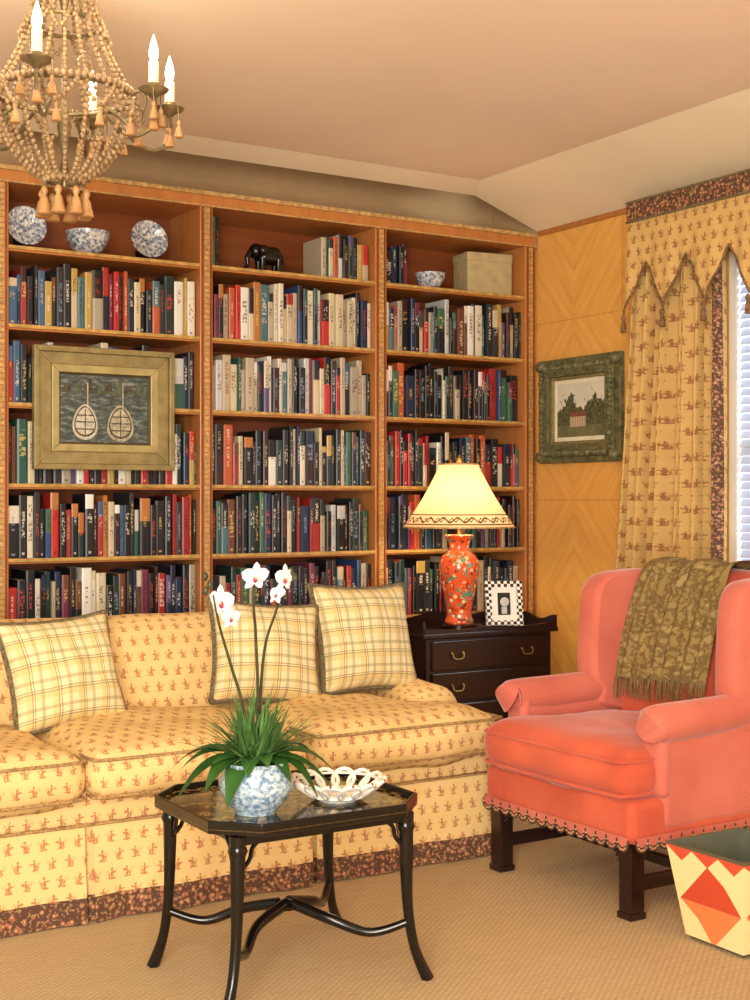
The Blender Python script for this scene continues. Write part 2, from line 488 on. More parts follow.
# ---------------------------------------------------------------- BOOKCASE
BF=5.09
bc=group('bookcase',(2.35,5.27,0))
st=[(0.63,0.69),(1.447,1.506),(2.298,2.356),(3.145,3.206),(3.985,4.052)]
shz=[0.08,0.385,0.68,0.975,1.262,1.572,1.872,2.172]
mb=MB()
for a,b in st: mb.add(bx(a,b,BF,5.42,0,2.42))
bevel(mb.obj('uprights',M['woodV'],bc,smooth=False),0.004,2)
mb=MB(); mi=MB()
for a,b in st:
    c=(a+b)/2
    z=0.1
    while z<2.40:
        mb.add(bx(c-0.011,c+0.011,BF-0.005,BF,z,z+0.016)); z+=0.022
    for s_ in (-1,1): mi.add(bx(c+s_*0.019-0.003,c+s_*0.019+0.003,BF-0.005,BF,0.1,2.41))
mb.obj('upright_inlay',M['inlay'],bc,smooth=False); mi.obj('upright_beading',M['woodback'],bc,smooth=False)
mb=MB(); me_=MB()
bays=[(st[i][1],st[i+1][0]) for i in range(4)]
for a,b in bays:
    for z in shz:
        mb.add(bx(a,b,BF+0.012,5.41,z-0.020,z)); me_.add(bx(a,b,BF+0.002,BF+0.012,z-0.012,z+0.001))
mb.obj('shelves',M['woodH'],bc,smooth=False); me_.obj('shelf_lipping',M['shelfedge'],bc,smooth=False)
MB().add(bx(0.63,4.052,5.41,5.43,0,2.44)).obj('back_panel',M['woodback'],bc,smooth=False)
MB().add(bx(0.63,4.052,BF+0.004,5.42,0,0.055)).obj('plinth',M['woodH'],bc,smooth=False)
mb=MB(); mb.add(bx(0.62,4.054,BF-0.004,5.43,2.41,2.468)); 
bevel(mb.obj('top_rail',M['woodV'],bc,smooth=False),0.006,2)
mb=MB(); mb.add(bx(0.62,4.054,BF-0.016,BF-0.004,2.456,2.472)); mb.add(bx(0.62,4.054,BF-0.010,BF-0.004,2.41,2.416)); mb.obj('top_moulding',M['inlay'],bc,smooth=False)

# ---------------------------------------------------------------- BOOKS
class BK:
    def __init__(s): s.v=[];s.f=[];s.c=[];s.t=[];s.a=[];s.r=[];s.uv=[]
    def book(s,x,w,y,z,h,d,c,t,al,lean=0.0):
        r=random.random(); o=len(s.v)
        sec=[(0,0.0035),(0.2,0.0008),(0.8,0.0008),(1,0.0035)]
        ca,sa=math.cos(lean),math.sin(lean)
        def P(px,py,pz): 
            return (x+px*ca+pz*sa, y+py, z+pz*ca-px*sa+(w*abs(sa) if lean>0 else 0))
        for zz in (0,h):
            for (k,yy) in sec: s.v.append(P(k*w,yy,zz))
            s.v.append(P(w,d,zz)); s.v.append(P(0,d,zz))
        n=6
        def face(ids,col,uv=None,txt=None):
            s.f.append([o+i for i in ids]); s.c.append(col); s.t.append(txt or col); s.a.append(al); s.r.append(r)
            s.uv.append(uv or [(-1,-1)]*len(ids))
        for k in range(3):
            u0,u1=sec[k][0],sec[k+1][0]
            face((k,k+1,n+k+1,n+k),c,[(u0+.001,0),(u1,0),(u1,1),(u0+.001,1)],t)
        face((3,4,n+4,n+3),c); face((5,0,n,n+5),c); face((4,5,n+5,n+4),c)
        pg=lin((196,180,144)) if random.random()<0.6 else c
        face((6,7,8,9,10,11),pg); face((5,4,3,2,1,0),pg)
    def obj(s,name):
        me=bpy.data.meshes.new(name); me.from_pydata(s.v,[],s.f); me.materials.append(M['books'])
        me.uv_layers.new(name='UVMap')
        for nm in ('Col','Txt','Alt'): me.color_attributes.new(nm,'FLOAT_COLOR','CORNER')
        me.attributes.new('rnd','FLOAT','FACE')
        me.update()
        cuv=[];cc=[];ct=[];ca=[]
        for i,f in enumerate(s.f):
            for k in range(len(f)):
                cuv+=list(s.uv[i][k]); cc+=list(s.c[i]); ct+=list(s.t[i]); ca+=list(s.a[i])
        me.uv_layers['UVMap'].data.foreach_set('uv',cuv)
        me.attributes['Col'].data.foreach_set('color',cc)
        me.attributes['Txt'].data.foreach_set('color',ct)
        me.attributes['Alt'].data.foreach_set('color',ca)
        me.attributes['rnd'].data.foreach_set('value',s.r)
        ob=bpy.data.objects.new(name,me); S.collection.objects.link(ob)
        return ob
DK=[(18,16,18),(24,22,26),(14,14,16),(30,28,30),(22,28,46),(24,38,66),(48,22,20),(26,48,44),(40,40,44),(18,18,22)]
LT=[(214,204,182),(192,176,144),(224,220,208),(178,164,138),(202,188,154),(188,188,184),(162,152,132)]
CL=[(170,34,30),(186,44,36),(144,28,30),(160,40,34),(44,70,112),(60,92,124),(40,84,72),(172,110,54),(110,42,66),(88,72,112),(180,86,46),(70,106,114),(104,60,38),(180,150,76),(60,100,72),(150,50,48)]
def pick(pal):
    r=random.random()
    if r<pal[0]: c=random.choice(DK); t=random.choice([(220,212,192),(200,170,96),(196,66,48),(206,200,186),(130,150,176)])
    elif r<pal[0]+pal[1]: c=random.choice(LT); t=random.choice([(40,34,32),(136,36,30),(40,58,92),(30,28,28),(60,50,40)])
    else: c=random.choice(CL); t=random.choice([(220,210,188),(214,184,104),(30,26,24),(214,206,188)])
    a=random.choice(LT+CL+DK+DK)
    return lin(c),lin(t),lin(a)
bk=BK()
def row(x0,x1,z,pal=(0.45,0.28),hmax=0.255,y=BF+0.03,hmin=0.198):
    x=x0+0.004
    while x<x1-0.014:
        w=random.choice([0.016,0.020,0.024,0.028,0.032,0.038,0.044,0.026,0.022])*random.uniform(0.9,1.1)
        if x+w>x1-0.002: w=x1-0.003-x
        if w<0.01: break
        h=random.uniform(hmin,hmax) if random.random()<0.85 else random.uniform(0.17,0.2)
        c,t,a=pick(pal)
        bk.book(x,w-0.0008,y+random.uniform(-0.008,0.014),z+0.0008,min(h,hmax),random.uniform(0.15,0.2),c,t,a)
        x+=w
pals=[(0.56,0.16),(0.4,0.3),(0.6,0.12),(0.5,0.14),(0.38,0.32),(0.54,0.2),(0.44,0.18)]
for bi,(a,b) in enumerate(bays):
    for ri,z in enumerate(shz[:-1]):
        pl=pals[(bi*3+ri)%7]
        if bi==2 and ri in (5,6): pl=(0.3,0.45)
        row(a,b,z,pl,0.256)
row(2.885,3.14,shz[7],(0.45,0.3),0.2,hmin=0.16)
row(2.36,2.40,shz[7],(0.2,0.1),0.21,hmin=0.2)
row(3.21,3.345,shz[7],(0.6,0.2),0.19,hmin=0.15)
row(0.70,1.2,shz[7],(0.5,0.3),0.2,hmin=0.16)
bk.obj('books')

# ornaments top shelf
def plate(name,x,y,z,r):
    mb=MB(); R=Matrix.Translation((x,y,z+r*0.985+0.006))@Matrix.Rotation(math.radians(78),4,'X')
    mb.add(lathe([(0.001,0.0),(r*0.55,0.0),(r*0.62,0.004),(r*0.97,0.018),(r,0.022),(r*0.99,0.025),(r*0.6,0.010),(r*0.55,0.006),(0.001,0.006)],32,capb=False,capt=False),0,R)
    mb.add(bx(x-0.03,x-0.024,y-0.02,y+0.06,z,z+0.008),1); mb.add(bx(x+0.024,x+0.03,y-0.02,y+0.06,z,z+0.008),1)
    mb.add(bx(x-0.03,x+0.03,y+0.055,y+0.06,z,z+0.05),1)
    return mb.obj(name,[M['bluewhite'],M['dark']],origin=(x,y,z))
T=shz[7]+0.003
plate('decorative_plate',1.592,5.17,T,0.080)
plate('decorative_plate',2.10,5.17,T,0.080)
def bowl(name,x,y,z,r,h,mat):
    mb=MB(); mb.add(lathe([(0.001,0),(r*0.45,0),(r*0.45,h*0.1),(r*0.7,h*0.25),(r*0.93,h*0.65),(r,h),(r*0.96,h),(r*0.88,h*0.65),(r*0.6,h*0.25),(0.001,h*0.18)],28,(x,y,z),capb=False,capt=False))
    return mb.obj(name,mat,origin=(x,y,z))
bowl('porcelain_bowl',1.85,5.18,T,0.088,0.095,M['bluewhite'])
bowl('porcelain_bowl',3.50,5.18,T,0.072,0.075,M['bluewhite'])
mb=MB(); ex,ey=2.66,5.17
def q(x,y,z): return (ex+x,ey+y,T+z)
mb.add(rb(ex-0.06,ex+0.05,ey-0.035,ey+0.035,T+0.035,T+0.115,0.034,m=3))
mb.add(sph(q(-0.065,0,0.09),0.034,12,8))
mb.add(tube(cr([q(-0.085,0,0.09),q(-0.108,0,0.06),q(-0.105,0,0.03),q(-0.12,0,0.015)],5),[0.014,0.006],8))
for a,b in ((-0.045,-0.02),(-0.045,0.02),(0.033,-0.02),(0.033,0.02)): mb.add(lathe([(0.015,0),(0.013,0.03),(0.017,0.06)],10,q(a,b,0)))
for s_ in (-1,1): mb.add(sph(q(-0.05,s_*0.036,0.09),0.024,10,6)); 
mb.add(tube(cr([q(0.05,0,0.09),q(0.065,0,0.07),q(0.062,0,0.04)],4),0.004,6))
mb.obj('elephant_figurine',M['black'],origin=(ex,ey,T))
mb=MB(); R=Matrix.Translation((3.845,5.24,T))@Matrix.Rotation(math.radians(-8),4,'Z')
mb.add(rb(-0.12,0.12,-0.075,0.075,0,0.165,0.006,m=1),0,R); mb.add(rb(-0.123,0.123,-0.078,0.078,0.16,0.202,0.006,m=1),0,R)
mb.obj('keepsake_box',basic('cream_box',(196,178,128),0.6,var=0.1,scale=20),origin=(3.845,5.24,T))

# ---------------------------------------------------------------- SOFA
sf=group('sofa',(1.7,4.2,0))
FY=3.685
def backdef(p): return Vector((p.x,p.y+(p.z-0.3)*0.32,p.z))
mb=MB()
mb.add(rb(0.45,2.80,FY+0.03,4.6,0.14,0.36,0.03,m=10))
mb.obj('base',M['sofafab'],sf)
mb=MB(); mb.add(rb(0.45,2.84,4.32,4.50,0.30,0.79,0.085,crown=(0,0.02,0.0),m=14,deform=backdef,wr=0.010,ws=4))
mb.obj('backrest',M['sofafab'],sf)
mb=MB()
mb.add(rb(2.655,2.88,4.02,4.62,0.14,0.545,0.085,crown=(0,0.02,0),m=8,wr=0.006,deform=lambda p:Vector((p.x,p.y,p.z-(4.6-p.y)*0.05 if p.z>0.4 else p.z))))
mb.add(rb(0.32,0.56,3.95,4.62,0.14,0.60,0.085,crown=(0,0.02,0),m=8,wr=0.006))
mb.obj('arms',M['sofafab'],sf)
cush=[(0.575,1.314),(1.322,2.045),(2.053,2.79)]
mb=MB(); pp=MB()
for i,(a,b) in enumerate(cush):
    def df(p,i=i,a=a,b=b):
        if i==2 and p.y>3.92:
            t=min(1,(p.y-3.92)/0.1); t=t*t*(3-2*t)
            k=(2.66-a)/(b-a); p=Vector((a+(p.x-a)*(1+(k-1)*t),p.y,p.z))
        return p
    mb.add(rb(a,b,FY-0.025,4.36,0.335,0.472,0.058,crown=(0.004,0.014,0.034),m=16,deform=df,wr=0.020,ws=5))
    for zz in (0.352,0.458):
        pts=[(a+0.02,FY+0.2,zz),(a+0.008,FY+0.03,zz),(a+0.05,FY-0.016,zz),((a+b)/2,FY-0.027,zz+0.002),(b-0.05,FY-0.016,zz),(b-0.006,FY+0.03,zz),(b-0.02,FY+0.2,zz)]
        pp.add(tube(cr(pts,8),0.005,6))
mb.obj('seat_cushions',M['sofafab'],sf); pp.obj('cushion_piping',M['piping'],sf)
def skirt_path():
    pts=[]
    X0,X1=0.45,2.81
    pl=[0.62,1.318,2.049,2.74]
    pts.append((0.36,4.6)); pts.append((0.38,3.8)); pts.append((X0,FY))
    for c in pl:
        n=8; xs=pts[-1][0]
        for k in range(1,n+1): pts.append((xs+(c-0.012-xs)*k/n,FY))
        pts.extend([(c-0.03,FY+0.028),(c,FY+0.032),(c+0.03,FY+0.028),(c+0.012,FY)])
    pts.append((X1,FY)); pts.append((X1+0.015,FY+0.02))
    for k in range(1,8): pts.append((X1+0.015,FY+0.02+k*0.12))
    return pts
sp=skirt_path(); L=[0]
for i in range(1,len(sp)): L.append(L[-1]+math.dist(sp[i],sp[i-1]))
zs=[0.004,0.03,0.055,0.075,0.13,0.18,0.23,0.275]
V=[]
for j,z in enumerate(zs):
    t=1-z/0.275
    for i,(x,y) in enumerate(sp):
        w=0.012*t*math.sin(L[i]*17)+0.008*t*math.sin(L[i]*41+1)
        V.append((x,y-0.022*t-w if y<3.8 else y,z) if x<2.82 else (x+0.02*t,y,z))
n=len(sp); mb=MB(); mb.v=[Vector(p) for p in V]
for j in range(len(zs)-1):
    for i in range(n-1):
        mb.f.append([j*n+i,j*n+i+1,(j+1)*n+i+1,(j+1)*n+i]); mb.m.append(1 if j<3 else 0)
        mb.uv.append([(L[i],zs[j]),(L[i+1],zs[j]),(L[i+1],zs[j+1]),(L[i],zs[j+1])])
mb.obj('skirt',[M['sofafab'],M['border']],sf,sharp=35)
MB().add(tube([(0.42,FY-0.004,0.277),(2.825,FY-0.004,0.277),(2.83,4.55,0.277)],0.005,6)).obj('skirt_welt',M['piping'],sf)

def pillow(name,x,y,z,a,b,T_,yaw,lean,roll=0,mat='plaid'):
    R=Matrix.Translation((x,y,z))@Matrix.Rotation(math.radians(yaw),4,'Z')@Matrix.Rotation(math.radians(-lean),4,'X')@Matrix.Rotation(math.radians(roll),4,'Y')
    mb=MB(); N=22
    def f(s_):
        def g_(i,j):
            u=2*i-1; v=2*j-1
            u=math.sin(u*pi/2); v=math.sin(v*pi/2)
            px=a*u*(1-0.09*(1-v*v)*u*u); pz=b*v*(1-0.09*(1-u*u)*v*v)
            t=T_*(max(0,(1-u*u)*(1-v*v)))**0.42
            t*=1+0.25*noise.noise(Vector((u*2+x,v*2,x*3)))
            return Vector((px,s_*t,pz))
        return g_
    for s_ in (-1,1):
        g_=f(s_)
        r=grid(g_,N,N,lambda i,j:(math.sin((2*i-1)*pi/2)*a,math.sin((2*j-1)*pi/2)*b))
        if s_>0: r=(r[0],[tuple(reversed(q)) for q in r[1]],[list(reversed(q)) for q in r[2]])
        mb.add(r,0,R)
    g_=f(0); e=[]
    for i in range(N): e.append(g_(i/N,0))
    for i in range(N): e.append(g_(1,i/N))
    for i in range(N): e.append(g_(1-i/N,1))
    for i in range(N): e.append(g_(0,1-i/N))
    mb.add(tube(e,0.012,6,closed=True),1,R)
    return mb.obj(name,[M[mat],M['rope']],origin=(x,y,z))
pillow('throw_pillow',1.42,4.21,0.645,0.195,0.18,0.09,8,20,-3)
pillow('throw_pillow',2.17,4.25,0.660,0.20,0.18,0.09,-8,20,5)
pillow('throw_pillow',2.59,4.27,0.688,0.215,0.20,0.09,6,16,2)

# ---------------------------------------------------------------- COFFEE TABLE
ct=group('coffee_table',(1.61,3.04,0))
x0,x1,y0,y1=1.32,1.885,2.775,3.27; ch=0.085
def octo(o=0):
    return [(x0+ch,y0-o),(x1-ch,y0-o),(x1+o,y0+ch),(x1+o,y1-ch),(x1-ch,y1+o),(x0+ch,y1+o),(x0-o,y1-ch),(x0-o,y0+ch)]
def tabletopmat():
    n=NT('painted_tray_top',0.1)
    o=n.tc.outputs['Object']; f=n.noise(o,9,4); g=n.noise(o,22,5,0.7)
    k=n.m('MULTIPLY',n.m('LESS_THAN',n.m('ABSOLUTE',n.m('SUBTRACT',g,0.5)),0.03),n.m('GREATER_THAN',f,0.45))
    n.col(n.mix(k,lin((30,25,18)),lin((160,128,66)))); return n.mat
bevel(MB().add(extr(octo(),2,0.428,0.440)).obj('tray_top',tabletopmat(),ct,smooth=False),0.003,2)
mb=MB()
def ringwall(poly,t,za,zb):
    n=len(poly); cx=sum(p[0] for p in poly)/n; cy=sum(p[1] for p in poly)/n
    inn=[(cx+(p[0]-cx)*(1-t),cy+(p[1]-cy)*(1-t)) for p in poly]
    V=[(p[0],p[1],za) for p in poly]+[(p[0],p[1],zb) for p in poly]+[(p[0],p[1],zb) for p in inn]+[(p[0],p[1],za) for p in inn]
    F=[]
    for i in range(n):
        j=(i+1)%n
        F+=[(i,j,n+j,n+i),(n+i,n+j,2*n+j,2*n+i),(2*n+i,2*n+j,3*n+j,3*n+i),(3*n+i,3*n+j,j,i)]
    return V,F
mb.add(ringwall(octo(0.008),0.03,0.424,0.455))
bevel(mb.obj('tray_rim',M['black'],ct,smooth=False),0.003,2)
mb=MB(); mb.add(ringwall(octo(0.0085),0.002,0.434,0.4365)); mb.obj('gilt_line',basic('faded_gilt',(110,84,44),0.4,0.4,var=0.5,scale=60),ct,smooth=False)
mb=MB(); tops=[(x0+0.05,y0+0.05),(x1-0.05,y0+0.05),(x1-0.05,y1-0.05),(x0+0.05,y1-0.05)]
feet=[(1.315,2.785),(1.885,2.80),(1.915,3.30),(1.335,3.25)]
ccx,ccy=1.605,3.03
for (a,b),(c,d) in zip(tops,feet):
    ux,uy=(c-a),(d-b)
    pts=[(a,b,0.42),(a+ux*0.02,b+uy*0.02,0.30),(a+ux*0.1,b+uy*0.1,0.18),(a+ux*0.4,b+uy*0.4,0.08),(c,d,0.0)]
    mb.add(tube(cr(pts,6),[0.021,0.017,0.0135,0.013,0.017],8))
    mb.add(lathe([(0.02,0),(0.024,0.01),(0.02,0.02)],12,(a,b,0.375)))
    t0=(a,b)
    a+=(c-a)*0.13; b+=(d-b)*0.13
    vx,vy=ccx-a,ccy-b
    pts=[(a,b,0.145),(a+vx*0.3-vy*0.05,b+vy*0.3+vx*0.05,0.118),(a+vx*0.62-vy*0.09,b+vy*0.62+vx*0.09,0.15),(ccx-vx*0.06,ccy-vy*0.06,0.175),]
    mb.add(tube(cr(pts,8),[0.010,0.012,0.014,0.015],8))
    dx=1 if vx>0 else -1; dy=1 if vy>0 else -1
    mb.add(tube(cr([(t0[0],t0[1],0.33),(t0[0]+dx*0.03,t0[1],0.36),(t0[0]+dx*0.04,t0[1],0.39),(t0[0]+dx*0.075,t0[1],0.415)],5),0.006,6))
    mb.add(tube(cr([(t0[0],t0[1],0.33),(t0[0],t0[1]+dy*0.03,0.36),(t0[0],t0[1]+dy*0.04,0.39),(t0[0],t0[1]+dy*0.075,0.415)],5),0.006,6))
mb.add(lathe([(0.012,-0.012),(0.032,-0.006),(0.034,0.004),(0.016,0.012),(0.004,0.018)],16,(ccx,ccy,0.17)))
mb.obj('legs_and_stretcher',M['black'],ct)
mb=MB(); mb.add(ringwall([(tops[0][0],tops[0][1]-0.01),(tops[1][0],tops[1][1]-0.01),(tops[2][0],tops[2][1]+0.01),(tops[3][0],tops[3][1]+0.01)],0.05,0.398,0.428)); mb.obj('apron',M['black'],ct,smooth=False)

# orchid
og=group('potted_orchid',(1.475,2.94,0.44),0)
ox,oy,oz=1.475,2.94,0.4405
mb=MB(); mb.add(lathe([(0.001,0),(0.050,0),(0.052,0.008),(0.074,0.03),(0.091,0.062),(0.091,0.085),(0.080,0.105),(0.078,0.112),(0.084,0.122),(0.080,0.126),(0.070,0.115),(0.07,0.10),(0.001,0.10)],36,(ox,oy,oz),capb=False,capt=False))
mb.obj('jardiniere',M['jard'],og)
MB().add(sph((ox,oy,oz+0.10),0.066,16,8,0.35)).obj('moss',basic('moss',(70,80,34),0.95,var=0.5,scale=80,bump=0.8),og)
def ribbon(base,ang,length,width,rise,droop,fold=0.25,n=12):
    d=Vector((math.cos(ang),math.sin(ang),0)); sd=Vector((-math.sin(ang),math.cos(ang),0))
    V=[];F=[]
    for i in range(n+1):
        t=i/n; c=Vector(base)+d*(length*t)+Vector((0,0,rise*math.sin(min(t*1.2,1.57))*t**0.3-droop*t**2.5))
        w=width*abs(math.sin(pi*min(1,(t*0.93+0.07))**0.8))**0.75 if i<n else 0.0008
        V+= [c-sd*w+Vector((0,0,w*fold)),c-sd*w*0.5+Vector((0,0,w*fold*0.3)),c,c+sd*w*0.5+Vector((0,0,w*fold*0.3)),c+sd*w+Vector((0,0,w*fold))]
    for i in range(n):
        for k in range(4):
            F.append((i*5+k,i*5+k+1,(i+1)*5+k+1,(i+1)*5+k))
    return V,F
mb=MB(); B=(ox,oy,oz+0.128)
# camera-right direction is about -32 deg, camera side about -122 deg
for a,l,w,r,dr in [(195,0.16,0.038,0.07,0.12),(212,0.13,0.040,0.06,0.15),(232,0.10,0.034,0.07,0.09),(262,0.09,0.030,0.07,0.07),(292,0.11,0.034,0.06,0.10),(312,0.16,0.036,0.07,0.15),(335,0.20,0.034,0.09,0.13),(15,0.19,0.030,0.09,0.10),(160,0.18,0.034,0.09,0.10),(90,0.14,0.028,0.10,0.06),(176,0.20,0.034,0.06,0.13),(324,0.19,0.030,0.05,0.12),(142,0.21,0.030,0.10,0.12)]:
    mb.add(ribbon(B,math.radians(a),l,w,r,dr))
mb.obj('broad_leaves',M['greenleaf'],og)
mb=MB()
for i in range(200):
    a=random.uniform(0,2*pi); l=random.uniform(0.03,0.18); r=random.uniform(0.12,0.235)*(1.12-l*3.2)
    b=(ox+random.uniform(-0.03,0.03),oy+random.uniform(-0.03,0.03),oz+0.12)
    mb.add(ribbon(b,a,l,random.uniform(0.0025,0.0055),max(r,0.07),random.uniform(0,0.05),0.3,7))
mb.obj('grass_leaves',M['grassleaf'],og)
RV=Vector((0.8508,-0.5255,0)); FV=Vector((0.5255,0.8508,0))
def o3(r,f,z): return Vector((ox,oy,oz))+RV*r+FV*f+Vector((0,0,z))
mb=MB()
stems=[[o3(-0.01,0,0.1),o3(-0.03,0.0,0.25),o3(-0.06,-0.01,0.36),o3(-0.085,-0.02,0.45),o3(-0.10,-0.03,0.53)],
       [o3(0.0,0,0.1),o3(0.005,0.0,0.28),o3(0.0,-0.01,0.44),o3(-0.005,-0.02,0.52),o3(0.0,-0.03,0.575)],
       [o3(0.01,0,0.1),o3(0.01,0.02,0.28),o3(0.02,0.03,0.40),o3(0.045,0.02,0.48),o3(0.075,0.0,0.56)]]
for s_ in stems: mb.add(tube(cr(s_,8),[0.0048,0.004,0.003],6))
for p in (o3(-0.108,-0.03,0.555),o3(-0.118,-0.03,0.54),o3(-0.12,-0.03,0.575),o3(0.085,0,0.585),o3(0.095,0,0.57)): mb.add(sph(p,0.008,8,5,1.4))
mb.obj('stems',M['stem'],og)
pt=MB(); lp=MB()
def flower(c,size,yaw,pitch):
    R=Matrix.Translation(c)@Matrix.Rotation(math.radians(-31.7+yaw),4,'Z')@Matrix.Rotation(math.radians(pitch),4,'X')
    for k,(an,l,w) in enumerate([(90,1.0,0.6),(18,1.05,0.9),(162,1.05,0.9),(-50,0.95,0.55),(-130,0.95,0.55)]):
        A=R@Matrix.Rotation(math.radians(-an),4,'Y')
        def f(i,j,l=l,w=w):
            t=j; s_=2*i-1; ww=w*size*0.5*abs(math.sin(pi*min(1,t*0.9+0.1)))**0.6
            return Vector((t*l*size,-0.004-0.12*size*t*(1-t)+0.15*size*t*t*abs(s_)*0.3,s_*ww))
        pt.add(grid(f,4,6),0,A)
    lp.add(sph((0,0,0),size*0.16,8,6,1.3),0,R@Matrix.Translation((0,-size*0.15,-size*0.15)))
    lp.add(sph((0,0,0),size*0.09,8,6),1,R@Matrix.Translation((0,-size*0.25,-size*0.02)))
flower(o3(-0.075,-0.04,0.515),0.043,-40,10)
flower(o3(-0.060,-0.03,0.475),0.030,45,5)
flower(o3(0.0,-0.04,0.575),0.038,35,15)
flower(o3(0.068,-0.02,0.57),0.036,55,5)
flower(o3(0.055,-0.02,0.53),0.028,-45,-20)
pt.obj('petals',M['petal'],og); lp.obj('lips',[M['lip'],basic('orchid_throat',(236,200,80),0.5)],og)

# lattice bowl
lb=group('lattice_bowl',(1.725,2.97,0.44))
bxx,byy,bz=1.715,2.955,0.4405
mb=MB(); mr=MB()
mb.add(lathe([(0.001,0),(0.05,0),(0.052,0.006),(0.070,0.016),(0.066,0.019),(0.001,0.010)],28,(bxx,byy,bz),capb=False,capt=False))
NR=14
for k in range(NR):
    a=2*pi*k/NR; rr=0.094; zz=0.034
    ctr=Vector((bxx+rr*math.cos(a),byy+rr*math.sin(a),bz+zz))
    rad=Vector((math.cos(a)*0.80,math.sin(a)*0.80,0.6)); tan=Vector((-math.sin(a),math.cos(a),0))
    pts=[ctr+rad*0.034*math.cos(t)+tan*0.028*math.sin(t) for t in [2*pi*i/16 for i in range(16)]]
    mb.add(tube(pts,0.0055,6,closed=True))
    mr.add(sph(ctr+rad*0.036,0.0045,6,4))
pts=[(bxx+0.108*math.cos(t),byy+0.108*math.sin(t),bz+0.046) for t in [2*pi*i/40 for i in range(40)]]
mb.add(tube(pts,0.0035,6,closed=True))
mb.obj('lattice',M['bowlw'],lb); mr.obj('rim_beads',M['red'],lb)

# ---------------------------------------------------------------- SIDE TABLE
tb=group('side_table',(3.38,4.75,0))
tx0,tx1,ty0,ty1,tz=3.03,3.73,4.53,4.96,0.655
bevel(MB().add(bx(tx0,tx1,ty0,ty1,tz-0.022,tz)).obj('top',M['dark'],tb,smooth=False),0.005,3)
bevel(MB().add(bx(tx0+0.025,tx1-0.025,ty0+0.022,ty1-0.01,0.22,tz-0.022)).obj('case',M['dark'],tb,smooth=False),0.003,2)
mb=MB(); pl=MB()
dz=[(0.235,0.36),(0.37,0.49),(0.50,0.622)]
for a,b in dz:
    mb.add(bx(tx0+0.05,tx1-0.05,ty0+0.010,ty0+0.024,a,b))
    for px in (tx0+0.17,tx1-0.17):
        c=Vector((px,ty0+0.004,(a+b)/2))
        pl.add(sph(c+Vector((-0.028,0,0.01)),0.005,8,5)); pl.add(sph(c+Vector((0.028,0,0.01)),0.005,8,5))
        pl.add(tube(cr([c+Vector((-0.028,-0.006,0.01)),c+Vector((-0.02,-0.01,-0.012)),c+Vector((0.02,-0.01,-0.012)),c+Vector((0.028,-0.006,0.01))],5),0.0025,6))
bevel(mb.obj('drawers',M['dark'],tb,smooth=False),0.004,2); pl.obj('drawer_pulls',M['brass'],tb)
mb=MB()
for a in (tx0+0.04,tx1-0.04):
    for b in (ty0+0.04,ty1-0.03):
        mb.add(tube([(a,b,0.0),(a,b,0.12),(a,b,0.24)],[0.016,0.022,0.026],4,sq=True))
mb.obj('legs',M['dark'],tb,smooth=False)
mb=MB()
def gal(p0,p1,rise):
    n=16; V=[];F=[]
    p0=Vector(p0);p1=Vector(p1); nn=Vector((-(p1-p0).y,(p1-p0).x,0)).normalized()*0.006
    for i in range(n+1):
        t=i/n; c=p0.lerp(p1,t); h=rise*(0.55+0.45*math.cos(2*pi*t)**2)
        V+= [c-nn,c+nn,c+nn+Vector((0,0,h)),c-nn+Vector((0,0,h))]
    for i in range(n):
        a=i*4;b=a+4
        for k in range(4): l=(k+1)%4; F.append((a+k,a+l,b+l,b+k))
    F.append((0,1,2,3)); F.append((n*4+3,n*4+2,n*4+1,n*4))
    return V,F
e=0.008
mb.add(gal((tx0+e,ty0+e,tz),(tx0+e,ty1-e,tz),0.05)); mb.add(gal((tx1-e,ty0+e,tz),(tx1-e,ty1-e,tz),0.05)); mb.add(gal((tx0+e,ty1-e,tz),(tx1-e,ty1-e,tz),0.05))
mb.add(gal((tx0+e,ty0+e,tz),(tx1-e,ty0+e,tz),0.02))
fixn(mb.obj('gallery',M['dark'],tb,smooth=False))

# ---------------------------------------------------------------- TABLE LAMP
lx,ly,lz=3.325,4.70,tz
lg=group('table_lamp',(lx,ly,lz))
MB().add(lathe([(0.001,0),(0.075,0),(0.075,0.012),(0.062,0.018),(0.001,0.018)],28,(lx,ly,lz+0.001),False,False)).obj('base',M['dark'],lg)
prof=[(0.056,0.018),(0.062,0.03),(0.054,0.05),(0.056,0.09),(0.070,0.16),(0.084,0.23),(0.086,0.27),(0.074,0.305),(0.050,0.325),(0.044,0.34),(0.046,0.365),(0.058,0.385),(0.062,0.395),(0.04,0.398)]
cp=cr([(a,0,b) for a,b in prof],3)
MB().add(lathe([(p.x,p.z) for p in cp],36,(lx,ly,lz))).obj('vase_body',M['vase'],lg)
mb=MB(); mb.add(lathe([(0.008,0.39),(0.008,0.70),(0.012,0.705),(0.014,0.72),(0.006,0.735),(0.002,0.74)],12,(lx,ly,lz)))
for k in range(3):
    a=2*pi*k/3; mb.add(tube([(lx,ly,lz+0.69),(lx+0.08*math.cos(a),ly+0.08*math.sin(a),lz+0.695)],0.002,5))
mb.obj('stem_and_finial',M['brass'],lg)
ns=NT('lamp_shade_silk',0.8,0,0.2)
o=ns.tc.outputs['UV']; u,v,_=ns.xyz(o)
A=ns.m('MULTIPLY',ns.m('GREATER_THAN',v,0.05),ns.m('LESS_THAN',v,0.2))
wv=ns.m('ABSOLUTE',ns.m('SUBTRACT',ns.m('SUBTRACT',v,0.12),ns.m('MULTIPLY',ns.m('SINE',ns.m('MULTIPLY',u,2*pi*22)),0.035)))
wv2=ns.m('ABSOLUTE',ns.m('ADD',ns.m('SUBTRACT',v,0.12),ns.m('MULTIPLY',ns.m('SINE',ns.m('MULTIPLY',u,2*pi*44)),0.025)))
L1=ns.m('MAXIMUM',ns.m('LESS_THAN',wv,0.014),ns.m('LESS_THAN',wv2,0.010))
